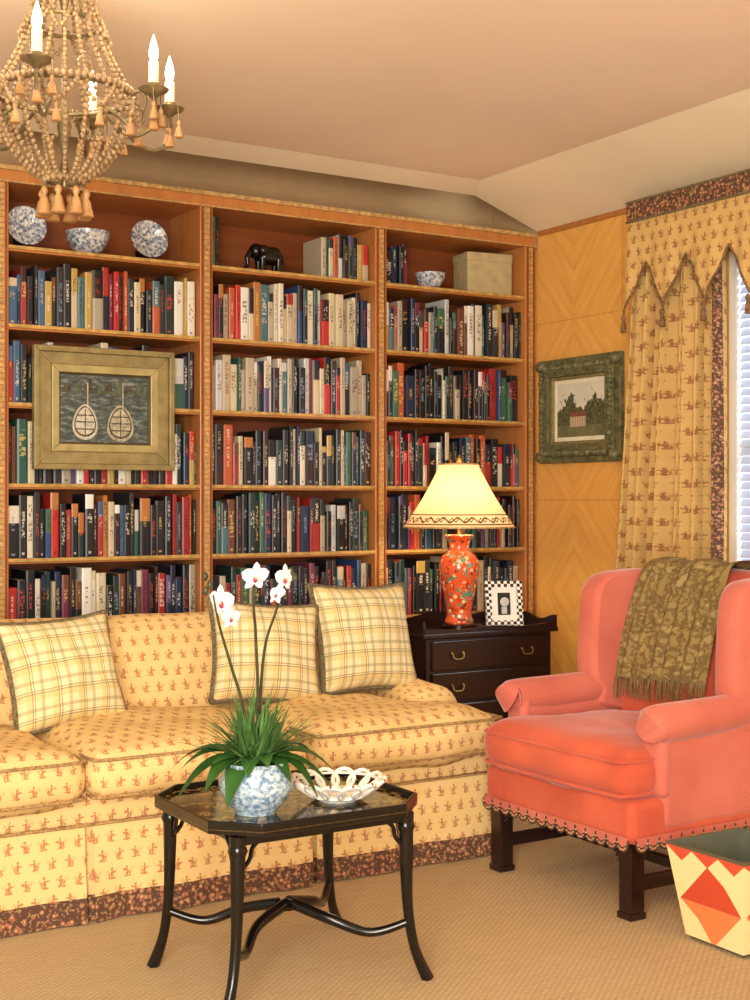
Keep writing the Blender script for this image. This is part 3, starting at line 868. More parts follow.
L1=ns.m('MULTIPLY',L1,A)
e1=ns.m('LESS_THAN',ns.m('ABSOLUTE',ns.m('SUBTRACT',v,0.05)),0.010); e2=ns.m('LESS_THAN',ns.m('ABSOLUTE',ns.m('SUBTRACT',v,0.2)),0.009)
L1=ns.m('MAXIMUM',L1,ns.m('MAXIMUM',e1,e2))
sc=ns.mix(L1,lin((240,216,170)),lin((110,72,54)))
sct=ns.mix(L1,lin((234,196,146)),lin((70,40,30)))
ns.col(sc)
tr=ns.n('ShaderNodeBsdfTranslucent'); ns.put(tr.inputs['Color'],sct)
mx=ns.n('ShaderNodeMixShader'); mx.inputs[0].default_value=0.34
out=ns.t.nodes['Material Output']
ns.t.links.new(ns.b.outputs[0],mx.inputs[1]); ns.t.links.new(tr.outputs[0],mx.inputs[2]); ns.t.links.new(mx.outputs[0],out.inputs['Surface'])
zb,zt,rb_,rt=1.085,1.352,0.238,0.082
def shf(i,j):
    a=2*pi*i; r=rb_+(rt-rb_)*(j*1.0)-0.010*math.sin(pi*j); return Vector((lx+r*math.cos(a),ly+r*math.sin(a),zb+(zt-zb)*j))
mb=MB(); mb.add(grid(shf,64,10,lambda i,j:(i,j)))
mb.obj('shade',ns.mat,lg)
mb=MB()
for z,r in ((zb,rb_),(zt,rt)): mb.add(tube([(lx+r*math.cos(t),ly+r*math.sin(t),z) for t in [2*pi*i/48 for i in range(48)]],0.004,6,closed=True))
mb.obj('shade_trim',M['inlay'],lg)

# photo frame
fr=group('picture_frame',(3.475,4.62,tz)); 
R=Matrix.Translation((3.50,4.61,tz+0.003))@Matrix.Rotation(math.radians(-20),4,'Z')@Matrix.Rotation(math.radians(-8),4,'X')
nc=NT('checker_frame',0.3); ck=nc.n('ShaderNodeTexChecker'); nc.put(ck.inputs['Vector'],nc.tc.outputs['UV']); ck.inputs['Scale'].default_value=75; ck.inputs['Color1'].default_value=lin((20,18,18)); ck.inputs['Color2'].default_value=lin((238,232,220)); nc.col(ck.outputs['Color'])
mb=MB(); W,H,b_=0.082,0.195,0.026
for a in ((-W,-W+b_,0,H),(W-b_,W,0,H),(-W+b_,W-b_,0,b_),(-W+b_,W-b_,H-b_,H)): mb.add(bx(a[0],a[1],-0.008,0.008,a[2],a[3]),0,R)
mb.add(bx(-W+b_,W-b_,-0.003,0.004,b_,H-b_),1,R)
mb.add(bx(-0.028,0.028,-0.0036,-0.003,0.05,0.145),2,R)
mb.add(lathe([(0.001,0),(0.016,0.0),(0.02,0.008),(0.001,0.01)],16,capb=False,capt=False),3,R@Matrix.Translation((0,-0.004,0.105))@Matrix.Rotation(pi/2,4,'X'))
mb.add(bx(-0.012,0.012,-0.0045,-0.0036,0.055,0.085),3,R)
mb.obj('frame_body',[nc.mat,M['white'],basic('photo_black',(30,28,28),0.3),basic('photo_grey',(200,196,190),0.4)],fr,smooth=False)

# ---------------------------------------------------------------- PAINTINGS
def frame_parts(g,a0,a1,z0,z1,steps,mk):
    for idx,(i0,i1,dep,mat) in enumerate(steps):
        mb=MB()
        for (p,q_) in (((a0+i0,z0+i0,a1-i0,z0+i0),(a0+i1,z0+i1,a1-i1,z0+i1)),((a1-i0,z0+i0,a1-i0,z1-i0),(a1-i1,z0+i1,a1-i1,z1-i1)),((a1-i0,z1-i0,a0+i0,z1-i0),(a1-i1,z1-i1,a0+i1,z1-i1)),((a0+i0,z1-i0,a0+i0,z0+i0),(a0+i1,z1-i1,a0+i1,z0+i1))):
            V=[]
            for d in (0,dep):
                V+=[mk(p[0],p[1],d),mk(p[2],p[3],d),mk(q_[2],q_[3],d),mk(q_[0],q_[1],d)]
            mb.add((V,[(0,3,2,1),(4,5,6,7),(0,1,5,4),(1,2,6,5),(2,3,7,6),(3,0,4,7)]))
        bevel(fixn(mb.obj('frame_moulding_%d'%(idx+1),mat,g,smooth=False)),0.003,2)
pg=group('boat_painting',(1.87,5.07,1.55))
mk=lambda a,z,d:Vector((a,5.083-d,z))
A0,A1,Z0,Z1=1.592,2.168,1.318,1.795
frame_parts(pg,A0,A1,Z0,Z1,[(0,0.022,0.035,M['oldgold']),(0.022,0.07,0.024,M['oldgold']),(0.07,0.100,0.03,basic('gold_liner',(186,170,112),0.4,0.2)),(0.100,0.108,0.016,basic('dark_liner',(80,62,38),0.5))],mk)
nw=NT('painted_water',0.6); ob_=nw.tc.outputs['Object']
f=nw.noise(nw.vm('MULTIPLY',ob_,(1,1,3)),26,5,0.7)
nw.col(nw.ramp(f,[(0.3,lin((34,42,42))),(0.52,lin((74,84,78))),(0.72,lin((160,160,138)))]))
mb=MB(); mb.add(bx(A0+0.105,A1-0.105,5.072,5.082,Z0+0.105,Z1-0.105)); mb.obj('canvas',nw.mat,pg,smooth=False)
mb=MB()
def poly(pts,d,mi): mb.add(([mk(a,z,d) for a,z in pts],[tuple(range(len(pts)))]),mi)
def boat(cx,cz,w,h,mi):
    # open hull seen from above: rounded stern at the bottom, pointed bow up
    def hull(k0,dz):
        P=[]
        for k in range(24):
            t=2*pi*k/24; yy=-math.cos(t)
            ww=math.sin(t)*(1.0-0.25*yy) 
            P.append((cx+w*k0*ww,cz+dz+h*k0*yy))
        return P
    poly(hull(1,0),0.0135,mi); poly(hull(0.86,0.002),0.0138,2); poly(hull(0.76,0.003),0.0141,mi)
    poly([(cx-0.002,cz-h*0.75),(cx+0.002,cz-h*0.75),(cx+0.002,cz+h*0.7),(cx-0.002,cz+h*0.7)],0.0145,2)
    for dz in (-0.028,0.0,0.026): poly([(cx-w*0.72,cz+dz-0.0025),(cx+w*0.72,cz+dz-0.0025),(cx+w*0.72,cz+dz+0.0025),(cx-w*0.72,cz+dz+0.0025)],0.0148,2)
    poly([(cx+0.008,cz),(cx+0.012,cz),(cx+0.012,cz+0.155),(cx+0.008,cz+0.155)],0.015,0)
boat(1.80,1.505,0.050,0.070,0); boat(1.945,1.502,0.054,0.072,1)
for i in range(8):
    a=1.71+i*0.042; poly([(a,1.628),(a+0.034,1.628),(a+0.030,1.655+0.012*(i%3)),(a+0.006,1.648)],0.0134,3 if i%2 else 2)
poly([(1.702,1.618),(2.055,1.618),(2.055,1.628),(1.702,1.628)],0.0133,3)
mb.obj('painted_boats',[basic('paint_white',(220,212,188),0.6,var=0.2,scale=60),basic('paint_grey',(206,196,164),0.6,var=0.3,scale=60),basic('paint_dark',(92,78,60),0.6,var=0.4,scale=50),basic('paint_green',(104,112,82),0.6,var=0.4,scale=50)],pg,smooth=False)

pg=group('landscape_painting',(4.04,4.76,1.61))
mk=lambda a,z,d:Vector((WX-d,a,z))
A0,A1,Z0,Z1=4.475,5.045,1.372,1.858
frame_parts(pg,A0,A1,Z0,Z1,[(0,0.03,0.028,M['greenfr']),(0.03,0.085,0.045,M['greenfr']),(0.085,0.100,0.025,M['oldgold']),(0.100,0.120,0.014,basic('cream_mat',(238,228,200),0.8,var=0.05))],mk)
mb=MB()
for i in range(26):
    for (a,z) in ((A0+0.045+(A1-A0-0.09)*i/25,Z0+0.045),(A0+0.045+(A1-A0-0.09)*i/25,Z1-0.045)): mb.add(sph((WX-0.046,a,z),0.011 if i%4 else 0.018,6,4))
    if i<20:
        for a in (A0+0.045,A1-0.045): mb.add(sph((WX-0.046,a,Z0+0.045+(Z1-Z0-0.09)*i/19),0.011 if i%4 else 0.018,6,4))
for a in (A0+0.03,A1-0.03):
    for z in (Z0+0.03,Z1-0.03): mb.add(sph((WX-0.030,a,z),0.034,10,6,0.9))
mb.obj('frame_carving',M['greenfr'],pg)
nl=NT('painted_landscape',0.5); oo=nl.tc.outputs['Object']; x,y,z=nl.xyz(oo)
hh=nl.m('ADD',1.655,nl.m('MULTIPLY_ADD',nl.noise(nl.vm('MULTIPLY',oo,(0,1,0.6)),10,5,0.7),0.42,-0.21))
sky=nl.mix(nl.noise(oo,14,3),lin((196,198,184)),lin((230,220,192)))
tf=nl.m('MINIMUM',nl.m('MAXIMUM',nl.m('MULTIPLY_ADD',nl.noise(oo,60,4,0.7),4.0,-1.5),0.0),1.0)
tree=nl.mix(tf,lin((40,44,32)),lin((116,112,76)))
grd=nl.mix(nl.noise(oo,30,3),lin((140,134,88)),lin((78,80,54)))
c=nl.mix(nl.m('LESS_THAN',z,hh),sky,tree); c=nl.mix(nl.m('LESS_THAN',z,1.545),c,grd)
hm=nl.m('MULTIPLY',nl.m('LESS_THAN',nl.m('ABSOLUTE',nl.m('SUBTRACT',y,4.78)),0.055),nl.m('LESS_THAN',nl.m('ABSOLUTE',nl.m('SUBTRACT',z,1.572)),0.034))
rf=nl.m('MULTIPLY',hm,nl.m('GREATER_THAN',z,1.584))
wn=nl.m('MULTIPLY',hm,nl.m('LESS_THAN',nl.m('ABSOLUTE',nl.m('SUBTRACT',nl.m('PINGPONG',y,0.012),0.006)),0.0025))
c=nl.mix(hm,c,lin((206,186,150))); c=nl.mix(nl.m('MULTIPLY',wn,0.6),c,lin((90,70,56))); c=nl.mix(rf,c,lin((134,80,60)))
nl.col(c)
mb=MB(); mb.add(bx(WX-0.012,WX-0.002,A0+0.115,A1-0.115,Z0+0.115,Z1-0.115)); mb.obj('canvas',nl.mat,pg,smooth=False)

# ---------------------------------------------------------------- CURTAIN + VALANCE
cg=group('window_curtain',(3.98,4.1,0))
def curt(i,j):
    z=2.36*(1-j)+0.02*j
    ya=3.80; yb=4.30+0.14*min(1,j*1.4)
    y=ya+(yb-ya)*i
    ph=i*2*pi*5.5+0.35*math.sin(i*9)
    amp=0.040+0.006*j
    s=math.sin(ph+0.5*math.sin(j*3))
    s=math.copysign(abs(s)**0.75,s)
    x=3.982-amp*s-0.012*math.sin(ph*1.7+j*2)
    y+=0.030*math.cos(ph)*(0.6+0.5*j)
    return Vector((min(x,WX-0.008),y,z))
Lc=0.95
mb=MB(); NU,NVv=160,30
g_=grid(curt,NU,NVv,lambda i,j:(i*Lc,2.38*(1-j)))
mb.v=[Vector(p) for p in g_[0]]; 
for k,(f,u) in enumerate(zip(g_[1],g_[2])):
    i=k%NU; mb.f.append(list(f)); mb.uv.append(u); mb.m.append(1 if i<11 else 0)
o_=mb.obj('drapery_panel',[M['curtfab'],M['border']],cg)
m_=o_.modifiers.new('thick','SOLIDIFY'); m_.thickness=0.003
VXf=3.900; YE=4.28; YS=2.30; pitch=0.23
def vbot(y):
    t=((YE-y)/pitch)%1.0
    return 1.985+0.205*(1-abs(2*t-1))**0.9
mb=MB(); N=int((YE-YS)/0.0115)
ys=[YE-(YE-YS)*i/N for i in range(N+1)]
def wavex(y,z):
    k=max(0,1-(z-1.97)/0.40)
    return VXf-0.002-0.020*k*(0.5+0.5*math.cos((YE-y)/pitch*2*pi))-0.006*k*math.sin((YE-y)*80)
rows=10; V=[];F=[];UV=[]
for i,y in enumerate(ys):
    zb_=vbot(y)
    for k in range(rows+1):
        z=2.372+(zb_-2.372)*k/rows; V.append((wavex(y,z),y,z))
for i in range(N):
    for k in range(rows):
        a=i*(rows+1)+k; b=a+rows+1
        F.append((a,b,b+1,a+1)); UV.append([(V[q][1],V[q][2]) for q in (a,b,b+1,a+1)])
mb.add((V,F,UV),0)
mb.add(bx(VXf-0.008,VXf+0.004,YS,YE,2.372,2.452),1); mb.add(bx(VXf,WX-0.002,YE-0.006,YE,2.37,2.452),0); mb.add(bx(VXf,WX-0.002,YS,YE,2.42,2.44),0)
mb.add(tube([(VXf-0.01,YS,2.37),(VXf-0.01,YE,2.37)],0.005,6),2); mb.add(tube([(VXf-0.01,YS,2.452),(VXf-0.01,YE,2.452)],0.005,6),2)
o_=mb.obj('valance_cloth',[M['curtfab'],M['border'],M['rope']],cg)
mb=MB()
mb.add(tube([(wavex(y,vbot(y))-0.003,y,vbot(y)) for y in ys],0.005,6))
y=YE
while y>YS:
    mb.add(lathe([(0.003,0.0),(0.010,-0.01),(0.011,-0.02),(0.006,-0.028),(0.009,-0.034),(0.014,-0.075),(0.011,-0.077)],10,(VXf-0.024,y,1.982)))
    y-=pitch
mb.obj('tassels_and_braid',basic('braid_trim',(168,124,78),0.9,var=0.5,scale=80),cg)

# ---------------------------------------------------------------- WING CHAIR (local; front = -y)
wc=group('wing_chair',(2.96,3.205,0),math.radians(-89),local=True)
mb=MB()
mb.add(rb(-0.345,0.345,-0.35,0.34,0.215,0.345,0.03,m=8))
mb.obj('seat_rail',M['coral'],wc)
def cdef(p):
    if p.y>-0.24:
        t=min(1,(p.y+0.24)/0.08); p=Vector((p.x*(1-0.19*t),p.y,p.z))
    return p
mb=MB(); mb.add(rb(-0.335,0.335,-0.372,0.26,0.342,0.47,0.052,crown=(0.0,0.012,0.035),m=14,deform=cdef,wr=0.016,ws=5))
mb.obj('seat_cushion',M['coral'],wc)
mb=MB()
for zz in (0.358,0.455):
    mb.add(tube(cr([(-0.30,-0.22,zz),(-0.328,-0.26,zz),(-0.325,-0.345,zz),(-0.28,-0.372,zz),(0,-0.383,zz+0.002),(0.28,-0.372,zz),(0.325,-0.345,zz),(0.328,-0.26,zz),(0.30,-0.22,zz)],6),0.005,6))
mb.obj('cushion_piping',M['coral'],wc)
mb=MB()
for s_ in (-1,1):
    mb.add(rb(min(s_*0.28,s_*0.35),max(s_*0.28,s_*0.35),-0.235,0.33,0.24,0.585,0.03,m=6,wr=0.004))
    pts=[(s_*0.325,-0.252,0.55),(s_*0.327,-0.248,0.551),(s_*0.328,-0.235,0.553),(s_*0.325,-0.1,0.555),(s_*0.322,0.05,0.56),(s_*0.318,0.16,0.57)]
    mb.add(tube(cr(pts,4),[0.035,0.050,0.056,0.058,0.057,0.055,0.05],18))
    mb.add(rb(min(s_*0.27,s_*0.36),max(s_*0.27,s_*0.36),-0.248,-0.20,0.34,0.57,0.024,m=4))
    mb.add(tube([(s_*0.325+0.047*math.cos(t),-0.250,0.55+0.047*math.sin(t)) for t in [2*pi*i/24 for i in range(24)]],0.004,6,closed=True))
mb.obj('arms',M['pink'],wc)
def wing(s_):
    mb=MB()
    out=[(0.095,0.55),(0.060,0.60),(0.055,0.68),(0.060,0.76),(0.065,0.84),(0.080,0.905),(0.120,0.945),(0.19,0.958),(0.33,0.958),(0.35,0.9),(0.30,0.50),(0.10,0.50)]
    c=cr([(0,a,b) for a,b in out],4,closed=True)
    P=[(p.y,p.z) for p in c]
    cyy=sum(p[0] for p in P)/len(P); czz=sum(p[1] for p in P)/len(P)
    n=len(P); V=[];F=[]
    xs=[(0.252,0.80),(0.258,0.93),(0.275,0.985),(0.30,1.0),(0.325,0.985),(0.342,0.93),(0.348,0.80)]
    for x_,k in xs:
        for p in P:
            y_=cyy+(p[0]-cyy)*k; z_=czz+(p[1]-czz)*(k*0.35+0.65 if k<1 else 1)
            flare=0.02*max(0,(0.2-y_))/0.2
            V.append((s_*(x_+flare),y_,z_))
    for i in range(len(xs)-1):
        for k in range(n):
            l=(k+1)%n; F.append((i*n+k,i*n+l,(i+1)*n+l,(i+1)*n+k))
    F.append(tuple(range(n))); F.append(tuple((len(xs)-1)*n+k for k in range(n)))
    mb.add((V,F)); return fixn(mb.obj('wing_left' if s_<0 else 'wing_right',M['pink'],wc))
wing(-1); wing(1)
def bdef(p): return Vector((p.x,p.y+(p.z-0.4)*0.22,p.z+(0.02*(1-(p.x/0.33)**2) if p.z>0.8 else 0)))
mb=MB(); mb.add(rb(-0.32,0.32,0.165,0.30,0.36,0.955,0.05,crown=(0,0.022,0),m=12,deform=bdef,wr=0.007))
mb.obj('backrest',M['coral'],wc)
mb=MB(); mb.add(rb(-0.33,0.33,0.27,0.33,0.22,0.94,0.025,m=6,deform=lambda p:Vector((p.x,p.y+max(0,(p.z-0.4))*0.20,p.z))))
mb.obj('outside_back',M['pink'],wc)
mb=MB()
for s_ in (-1,1):
    X_=s_*0.30
    mb.add(bx(X_-0.026,X_+0.026,-0.335,-0.283,0,0.225))
    mb.add(bx(X_-0.030,X_+0.030,-0.339,-0.279,0.0,0.02))
    for k in range(5):
        w=0.055-k*0.01
        mb.add(bx(min(s_*0.274,s_*(0.274-w)),max(s_*0.274,s_*(0.274-w)),-0.325,-0.305,0.205-k*0.012,0.217-k*0.012))
        mb.add(bx(X_-0.01,X_+0.01,-0.283,-0.283+w,0.205-k*0.012,0.217-k*0.012))
    mb.add(tube([(s_*0.29,0.30,0.225),(s_*0.29,0.32,0.12),(s_*0.29,0.365,0.0)],[0.035,0.032,0.028],4,sq=True))
    mb.add(bx(X_-0.011,X_+0.011,-0.285,0.33,0.075,0.115))
mb.add(bx(-0.29,0.29,-0.05,-0.028,0.08,0.112)); mb.add(bx(-0.28,0.28,0.315,0.335,0.08,0.112))
bevel(mb.obj('legs_and_stretchers',M['dark'],wc,smooth=False),0.003,2)
mb=MB(); nl_=MB(); bnd=MB()
def scal(p0,p1,nrm):
    p0=Vector(p0);p1=Vector(p1);nrm=Vector(nrm); L_=(p1-p0).length; ns_=round(L_/0.046)
    for k in range(ns_):
        a=p0.lerp(p1,k/ns_); b=p0.lerp(p1,(k+1)/ns_); c=(a+b)/2; d=(b-a)/2
        arc=[c+d*math.cos(t)+Vector((0,0,-0.024*math.sin(t)))+nrm*0.004 for t in [pi*i/10 for i in range(11)]]
        V=[a+Vector((0,0,0.018))+nrm*0.004,b+Vector((0,0,0.018))+nrm*0.004]+arc
        mb.add((V,[tuple(range(len(V)))]))
        nl_.add(tube([p+nrm*0.001 for p in arc],0.0028,5))
        # second scalloped line of braid above
        nl_.add(tube([p+nrm*0.001+Vector((0,0,0.012)) for p in arc],0.0022,5))
        for t in [pi*(i+0.5)/6 for i in range(6)]:
            bnd.add(sph(c+d*0.86*math.cos(t)+Vector((0,0,0.006-0.024*math.sin(t)))+nrm*0.006,0.003,6,4))
scal((-0.335,-0.352,0.224),(0.335,-0.352,0.224),(0,-1,0))
scal((0.347,-0.34,0.224),(0.347,0.33,0.224),(1,0,0)); scal((-0.347,-0.34,0.224),(-0.347,0.33,0.224),(-1,0,0))
mb.obj('scalloped_trim',M['pink'],wc,smooth=False); nl_.obj('scallop_braid',basic('dark_braid',(74,56,50),0.5,0.1),wc); bnd.obj('nail_heads',M['inlay'],wc)

# throw
nt=NT('damask_throw',0.9,0,0.15); o=nt.tc.outputs['UV']
f=nt.noise(o,26,3,0.6); k=nt.m('LESS_THAN',nt.m('ABSOLUTE',nt.m('SUBTRACT',f,0.5)),0.045)
c=nt.mix(nt.noise(o,8,3),lin((150,130,80)),lin((124,104,60))); c=nt.mix(nt.m('MULTIPLY',k,0.7),c,lin((96,74,44))); c=nt.mix(nt.m('MULTIPLY',nt.m('GREATER_THAN',f,0.6),0.5),c,lin((166,146,98)))
nt.col(c); nt.bump(nt.noise(o,300,2),0.4,0.003)
CM=pmat(wc)
path=cr([(0,0.45,0.62),(0,0.445,0.74),(0,0.43,0.88),(0,0.40,0.972),(0,0.345,0.998),(0,0.285,0.982),(0,0.25,0.915),(0,0.215,0.80),(0,0.185,0.68),(0,0.165,0.60)],6)
PL=[0]
for i in range(1,len(path)): PL.append(PL[-1]+(path[i]-path[i-1]).length)
NP=len(path)-1
def thr(i,j):
    p=path[min(NP,int(round(j*NP)))]
    w=0.20*(1+0.03*math.sin(j*9)); x=-0.025+(2*i-1)*w+0.01*math.sin(j*6)-0.02*(j)
    d=0.014*math.sin(i*19+j*3)+0.008*math.sin(i*37+j*8)
    return Vector((x,p.y-0.014+(-abs(d)*1.0 if j>0.45 else abs(d)),p.z+0.008*math.sin(i*14)*(1 if 0.35<j<0.6 else 0)+(0.02*i if j>0.8 else 0)))
mb=MB(); mb.add(grid(thr,40,NP,lambda i,j:(i*0.41,PL[int(round(j*NP))])),0,CM)
for k in range(75):
    i=k/74; p=thr(i,1.0)
    dx=random.uniform(-0.006,0.006)
    pts=[p+Vector((0,0,0.004)),p+Vector((dx,-0.006,-0.025)),p+Vector((dx*2,-0.004,-0.06-random.uniform(0,0.012)))]
    mb.add(tube(pts,[0.0024,0.002,0.0012],5),1,CM)
th=mb.obj('throw_blanket',[nt.mat,basic('throw_fringe',(140,120,72),0.9,var=0.3,scale=60)],origin=CM@Vector((0,0.33,0.96)))

# ---------------------------------------------------------------- WASTE BASKET
nk=NT('harlequin_paint',0.45); u,v,_=nk.xyz(nk.tc.outputs['UV'])
au=nk.m('ABSOLUTE',u)
dia=nk.m('LESS_THAN',nk.m('ADD',nk.m('MULTIPLY',au,1.08),nk.m('MULTIPLY',nk.m('ABSOLUTE',nk.m('SUBTRACT',v,0.40)),2.3)),1.0)
upper=nk.m('GREATER_THAN',v,0.40)
c=nk.mix(dia,lin((236,214,156)),nk.mix(upper,lin((228,126,72)),lin((200,72,46))))
tri=nk.m('PINGPONG',nk.m('ADD',u,1.0),0.333)
tm=nk.m('GREATER_THAN',v,nk.m('MULTIPLY_ADD',tri,-0.40,0.96))
c=nk.mix(tm,c,lin((208,80,52)))
c=nk.mix(nk.m('GREATER_THAN',v,0.97),c,lin((90,84,64)))
nk.col(c)
wbx,wby=2.765,2.585; hb,ht,HH=0.104,0.142,0.265
mb=MB(); 
def sq(h,z): return [(wbx-h,wby-h,z),(wbx+h,wby-h,z),(wbx+h,wby+h,z),(wbx-h,wby+h,z)]
V=sq(hb,0.012)+sq(ht,HH); 
for k in range(4):
    l=(k+1)%4; mb.add(([V[k],V[l],V[4+l],V[4+k]],[(0,1,2,3)],[[(-1,0),(1,0),(1,1),(-1,1)]]),0)
V=sq(hb-0.008,0.02)+sq(ht-0.008,HH)
for k in range(4):
    l=(k+1)%4; mb.add(([V[k],V[l],V[4+l],V[4+k]],[(3,2,1,0)]),1)
mb.add((sq(hb-0.008,0.02),[(0,1,2,3)]),1); mb.add((sq(hb,0.012),[(3,2,1,0)]),1)
A_=sq(ht,HH);B_=sq(ht-0.008,HH)
for k in range(4):
    l=(k+1)%4; mb.add(([A_[k],A_[l],B_[l],B_[k]],[(0,1,2,3)]),1)
for sx in (-1,1):
    for sy in (-1,1): mb.add(sph((wbx+sx*(hb-0.015),wby+sy*(hb-0.015),0.008),0.008,8,5),1)
mb.obj('waste_basket',[nk.mat,basic('basket_inner',(96,100,82),0.5)],smooth=False,origin=(wbx,wby,0))

# ---------------------------------------------------------------- CHANDELIER
cx_,cy_=1.09,3.22
cg=group('chandelier',(cx_,cy_,2.2))
def pol(r,a,z): return Vector((cx_+r*math.cos(a),cy_+r*math.sin(a),z))
beads=MB()
_b=sph((0,0,0),1.0,8,5,1.15)
def beadline(pts,r):
    P=cr(pts,18); acc=0; last=P[0]; beads.add(([Vector(v)*r+P[0] for v in _b[0]],_b[1]))
    for p in P[1:]:
        acc+=(p-last).length; last=p
        if acc>=r*2.0: beads.add(([Vector(v)*r+p for v in _b[0]],_b[1])); acc=0
NS=20
for k in range(NS):
    a=2*pi*k/NS
    beadline([pol(0.05,a,2.535),pol(0.07,a,2.44),pol(0.108,a,2.31),pol(0.165,a,2.20)],0.0058)
    beadline([pol(0.165,a,2.19),pol(0.160,a,2.13),pol(0.128,a,2.06),pol(0.085,a,2.01),pol(0.045,a,1.985)],0.0062)
for k in range(11):
    a=2*pi*k/11; b=a+2*pi/11
    beadline([pol(0.17,a,2.19),pol(0.182,(a+b)/2,2.135),pol(0.17,b,2.19)],0.006)
    beadline([pol(0.09,a,2.38),pol(0.112,(a+b)/2,2.33),pol(0.09,b,2.38)],0.006)
for z,r in ((2.20,0.17),(2.54,0.055),(1.985,0.048)):
    n_=int(2*pi*r/0.016)
    for k in range(n_): p=pol(r,2*pi*k/n_,z); beads.add(([Vector(v)*0.008+p for v in _b[0]],_b[1]))
for k in range(14): 
    a=2*pi*k/14; beadline([pol(0.06,a,2.53),pol(0.085,a,2.56),pol(0.10,a,2.52)],0.006)
beads.obj('bead_strands',M['bead'],cg)
mb=MB()
for z,r in ((2.195,0.162),(2.54,0.048),(1.985,0.04),(2.37,0.088)):
    mb.add(tube([pol(r,2*pi*i/40,z) for i in range(40)],0.0055,6,closed=True))
mb.add(lathe([(0.006,1.97),(0.012,2.0),(0.006,2.05),(0.018,2.12),(0.006,2.18),(0.006,2.4),(0.02,2.46),(0.006,2.5),(0.006,2.56),(0.03,2.565),(0.004,2.58),(0.004,2.62),(0.05,2.625),(0.055,2.643)],14,(cx_,cy_,0)))
mb.obj('metal_frame',M['bronze'],cg)
base=math.radians(-31.7)
angs=[(base+math.radians(d),r) for d,r in ((-91,.25),(-6,.225),(30,.275),(86,.25),(150,.25),(208,.25))]
arm=MB(); can=MB(); fl=MB(); ts=MB()
def tas(p,s=1.0):
    ts.add(lathe([(0.002*s,0.0),(0.006*s,-0.004*s),(0.009*s,-0.012*s),(0.006*s,-0.019*s),(0.005*s,-0.022*s),(0.010*s,-0.03*s),(0.013*s,-0.045*s),(0.017*s,-0.062*s),(0.014*s,-0.064*s)],10,p))
bulbs=[]
for a,r_ in angs:
    pts=[pol(0.10,a,2.17),pol(0.16,a,2.12),pol(r_-0.05,a,2.09),pol(r_-0.005,a,2.11),pol(r_+0.005,a,2.15),pol(r_,a,2.19)]
    arm.add(tube(cr(pts,6),0.005,6))
    pts=[pol(0.165,a,2.19),pol(0.19,a,2.20),pol(0.205,a,2.18),pol(0.20,a,2.155),pol(0.185,a,2.16)]
    arm.add(tube(cr(pts,6),0.004,6))
    c=pol(r_,a,2.19)
    arm.add(lathe([(0.006,-0.01),(0.015,0.0),(0.034,0.008),(0.038,0.014),(0.033,0.012),(0.018,0.008),(0.017,0.02),(0.014,0.028)],16,c))
    can.add(lathe([(0.0125,0.02),(0.0125,0.08),(0.010,0.083)],12,c))
    fl.add(lathe([(0.006,0.082),(0.011,0.092),(0.0125,0.104),(0.009,0.122),(0.004,0.138),(0.001,0.148)],10,c))
    bulbs.append(c+Vector((0,0,0.11)))
    tas(c+Vector((0,0,-0.035)),0.8); 
    for d in (-0.14,0.14): tas(pol(r_+0.012,a+d,2.165),0.7); arm.add(tube([pol(r_+0.012,a+d,2.165),pol(r_+0.01,a+d,2.2)],0.0015,4))
for k in range(8): tas(pol(0.055,2*pi*k/8+0.2,1.965),1.1); arm.add(tube([pol(0.055,2*pi*k/8+0.2,1.965),pol(0.045,2*pi*k/8+0.2,1.985)],0.002,4))
for k in range(11): tas(pol(0.18,2*pi*(k+0.5)/11,2.13),0.75)
arm.obj('arms',M['bronze'],cg); can.obj('candle_sleeves',M['candle'],cg); ts.obj('wood_tassels',M['tassel'],cg)
ne=NT('bulb_glow',0.3); ne.b.inputs['Emission Color'].default_value=(1,0.86,0.62,1); ne.b.inputs['Emission Strength'].default_value=3
fl.obj('flame_bulbs',ne.mat,cg)

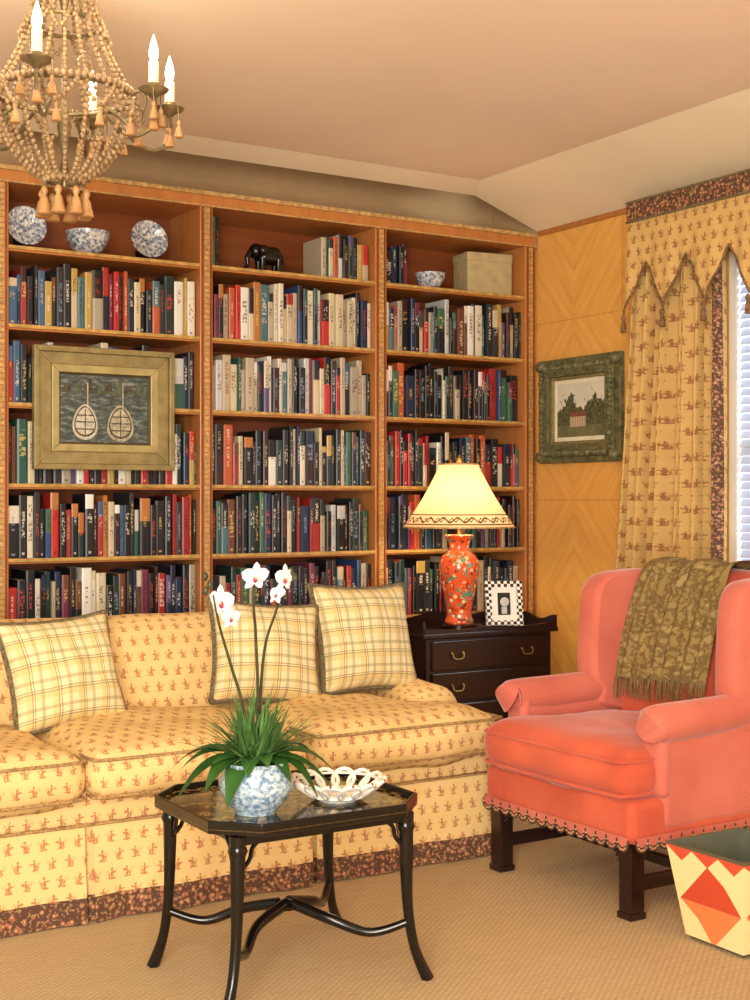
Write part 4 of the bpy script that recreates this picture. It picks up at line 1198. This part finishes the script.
# ---------------------------------------------------------------- LIGHTS
def light(name,type_,loc,energy,color,size=0.1,size2=None,target=None,parent=None):
    l=bpy.data.lights.new(name,type_); l.energy=energy; l.color=color
    if type_=='AREA':
        l.size=size
        if size2: l.shape='RECTANGLE'; l.size_y=size2
    else: l.shadow_soft_size=size
    ob=bpy.data.objects.new(name,l); S.collection.objects.link(ob); ob.location=loc
    if target is not None:
        ob.rotation_euler=(Vector(target)-Vector(loc)).to_track_quat('-Z','Y').to_euler()
    if parent is not None:
        ob.parent=parent; ob.matrix_parent_inverse=pmat(parent).inverted()
    return ob
light('lamp_bulb','POINT',(lx,ly,1.17),8.5,(1,0.78,0.50),0.05,parent=lg)
for i,b in enumerate(bulbs): light('candle_bulb_%d'%(i+1),'POINT',b+Vector((0,0,0.02)),2.6,(1,0.85,0.62),0.02,parent=cg)
light('window_daylight','AREA',(5.4,1.7,2.0),120,(0.90,0.94,1.0),1.4,1.6,target=(3.6,3.7,1.2))
light('added_room_key','AREA',(-0.7,0.1,2.3),68,(1,0.91,0.77),1.0,1.0,target=(2.5,4.2,0.8))  # added area light beside the camera, out of view; not a room fixture
light('added_ceiling_fill','AREA',(-0.6,-0.6,1.3),230,(1,0.95,0.86),1.6,1.6,target=(1.6,2.2,2.64))  # added fill behind the camera, aimed up to brighten the ceiling
w=bpy.data.worlds.new('world'); S.world=w; w.use_nodes=True
wt=w.node_tree; bg=wt.nodes['Background']; bg.inputs[1].default_value=0.58
tcw=wt.nodes.new('ShaderNodeTexCoord'); sx_=wt.nodes.new('ShaderNodeSeparateXYZ'); rw=wt.nodes.new('ShaderNodeValToRGB')
wt.links.new(tcw.outputs['Generated'],sx_.inputs[0]); wt.links.new(sx_.outputs[0],rw.inputs[0]); wt.links.new(rw.outputs[0],bg.inputs[0])
rw.color_ramp.elements[0].position=0.3; rw.color_ramp.elements[0].color=(1,0.91,0.77,1)
rw.color_ramp.elements[1].position=0.6; rw.color_ramp.elements[1].color=(0.75,0.9,1.1,1)

# ---------------------------------------------------------------- CAMERA
cam=bpy.data.cameras.new('camera'); co=bpy.data.objects.new('camera',cam); S.collection.objects.link(co)
co.location=(0,0,1.2); co.rotation_euler=(pi/2,0,math.radians(-31.7))
cam.sensor_fit='HORIZONTAL'; cam.sensor_width=36; cam.lens=36*1346/750; cam.clip_start=0.05
S.camera=co
S.view_settings.view_transform='Standard'
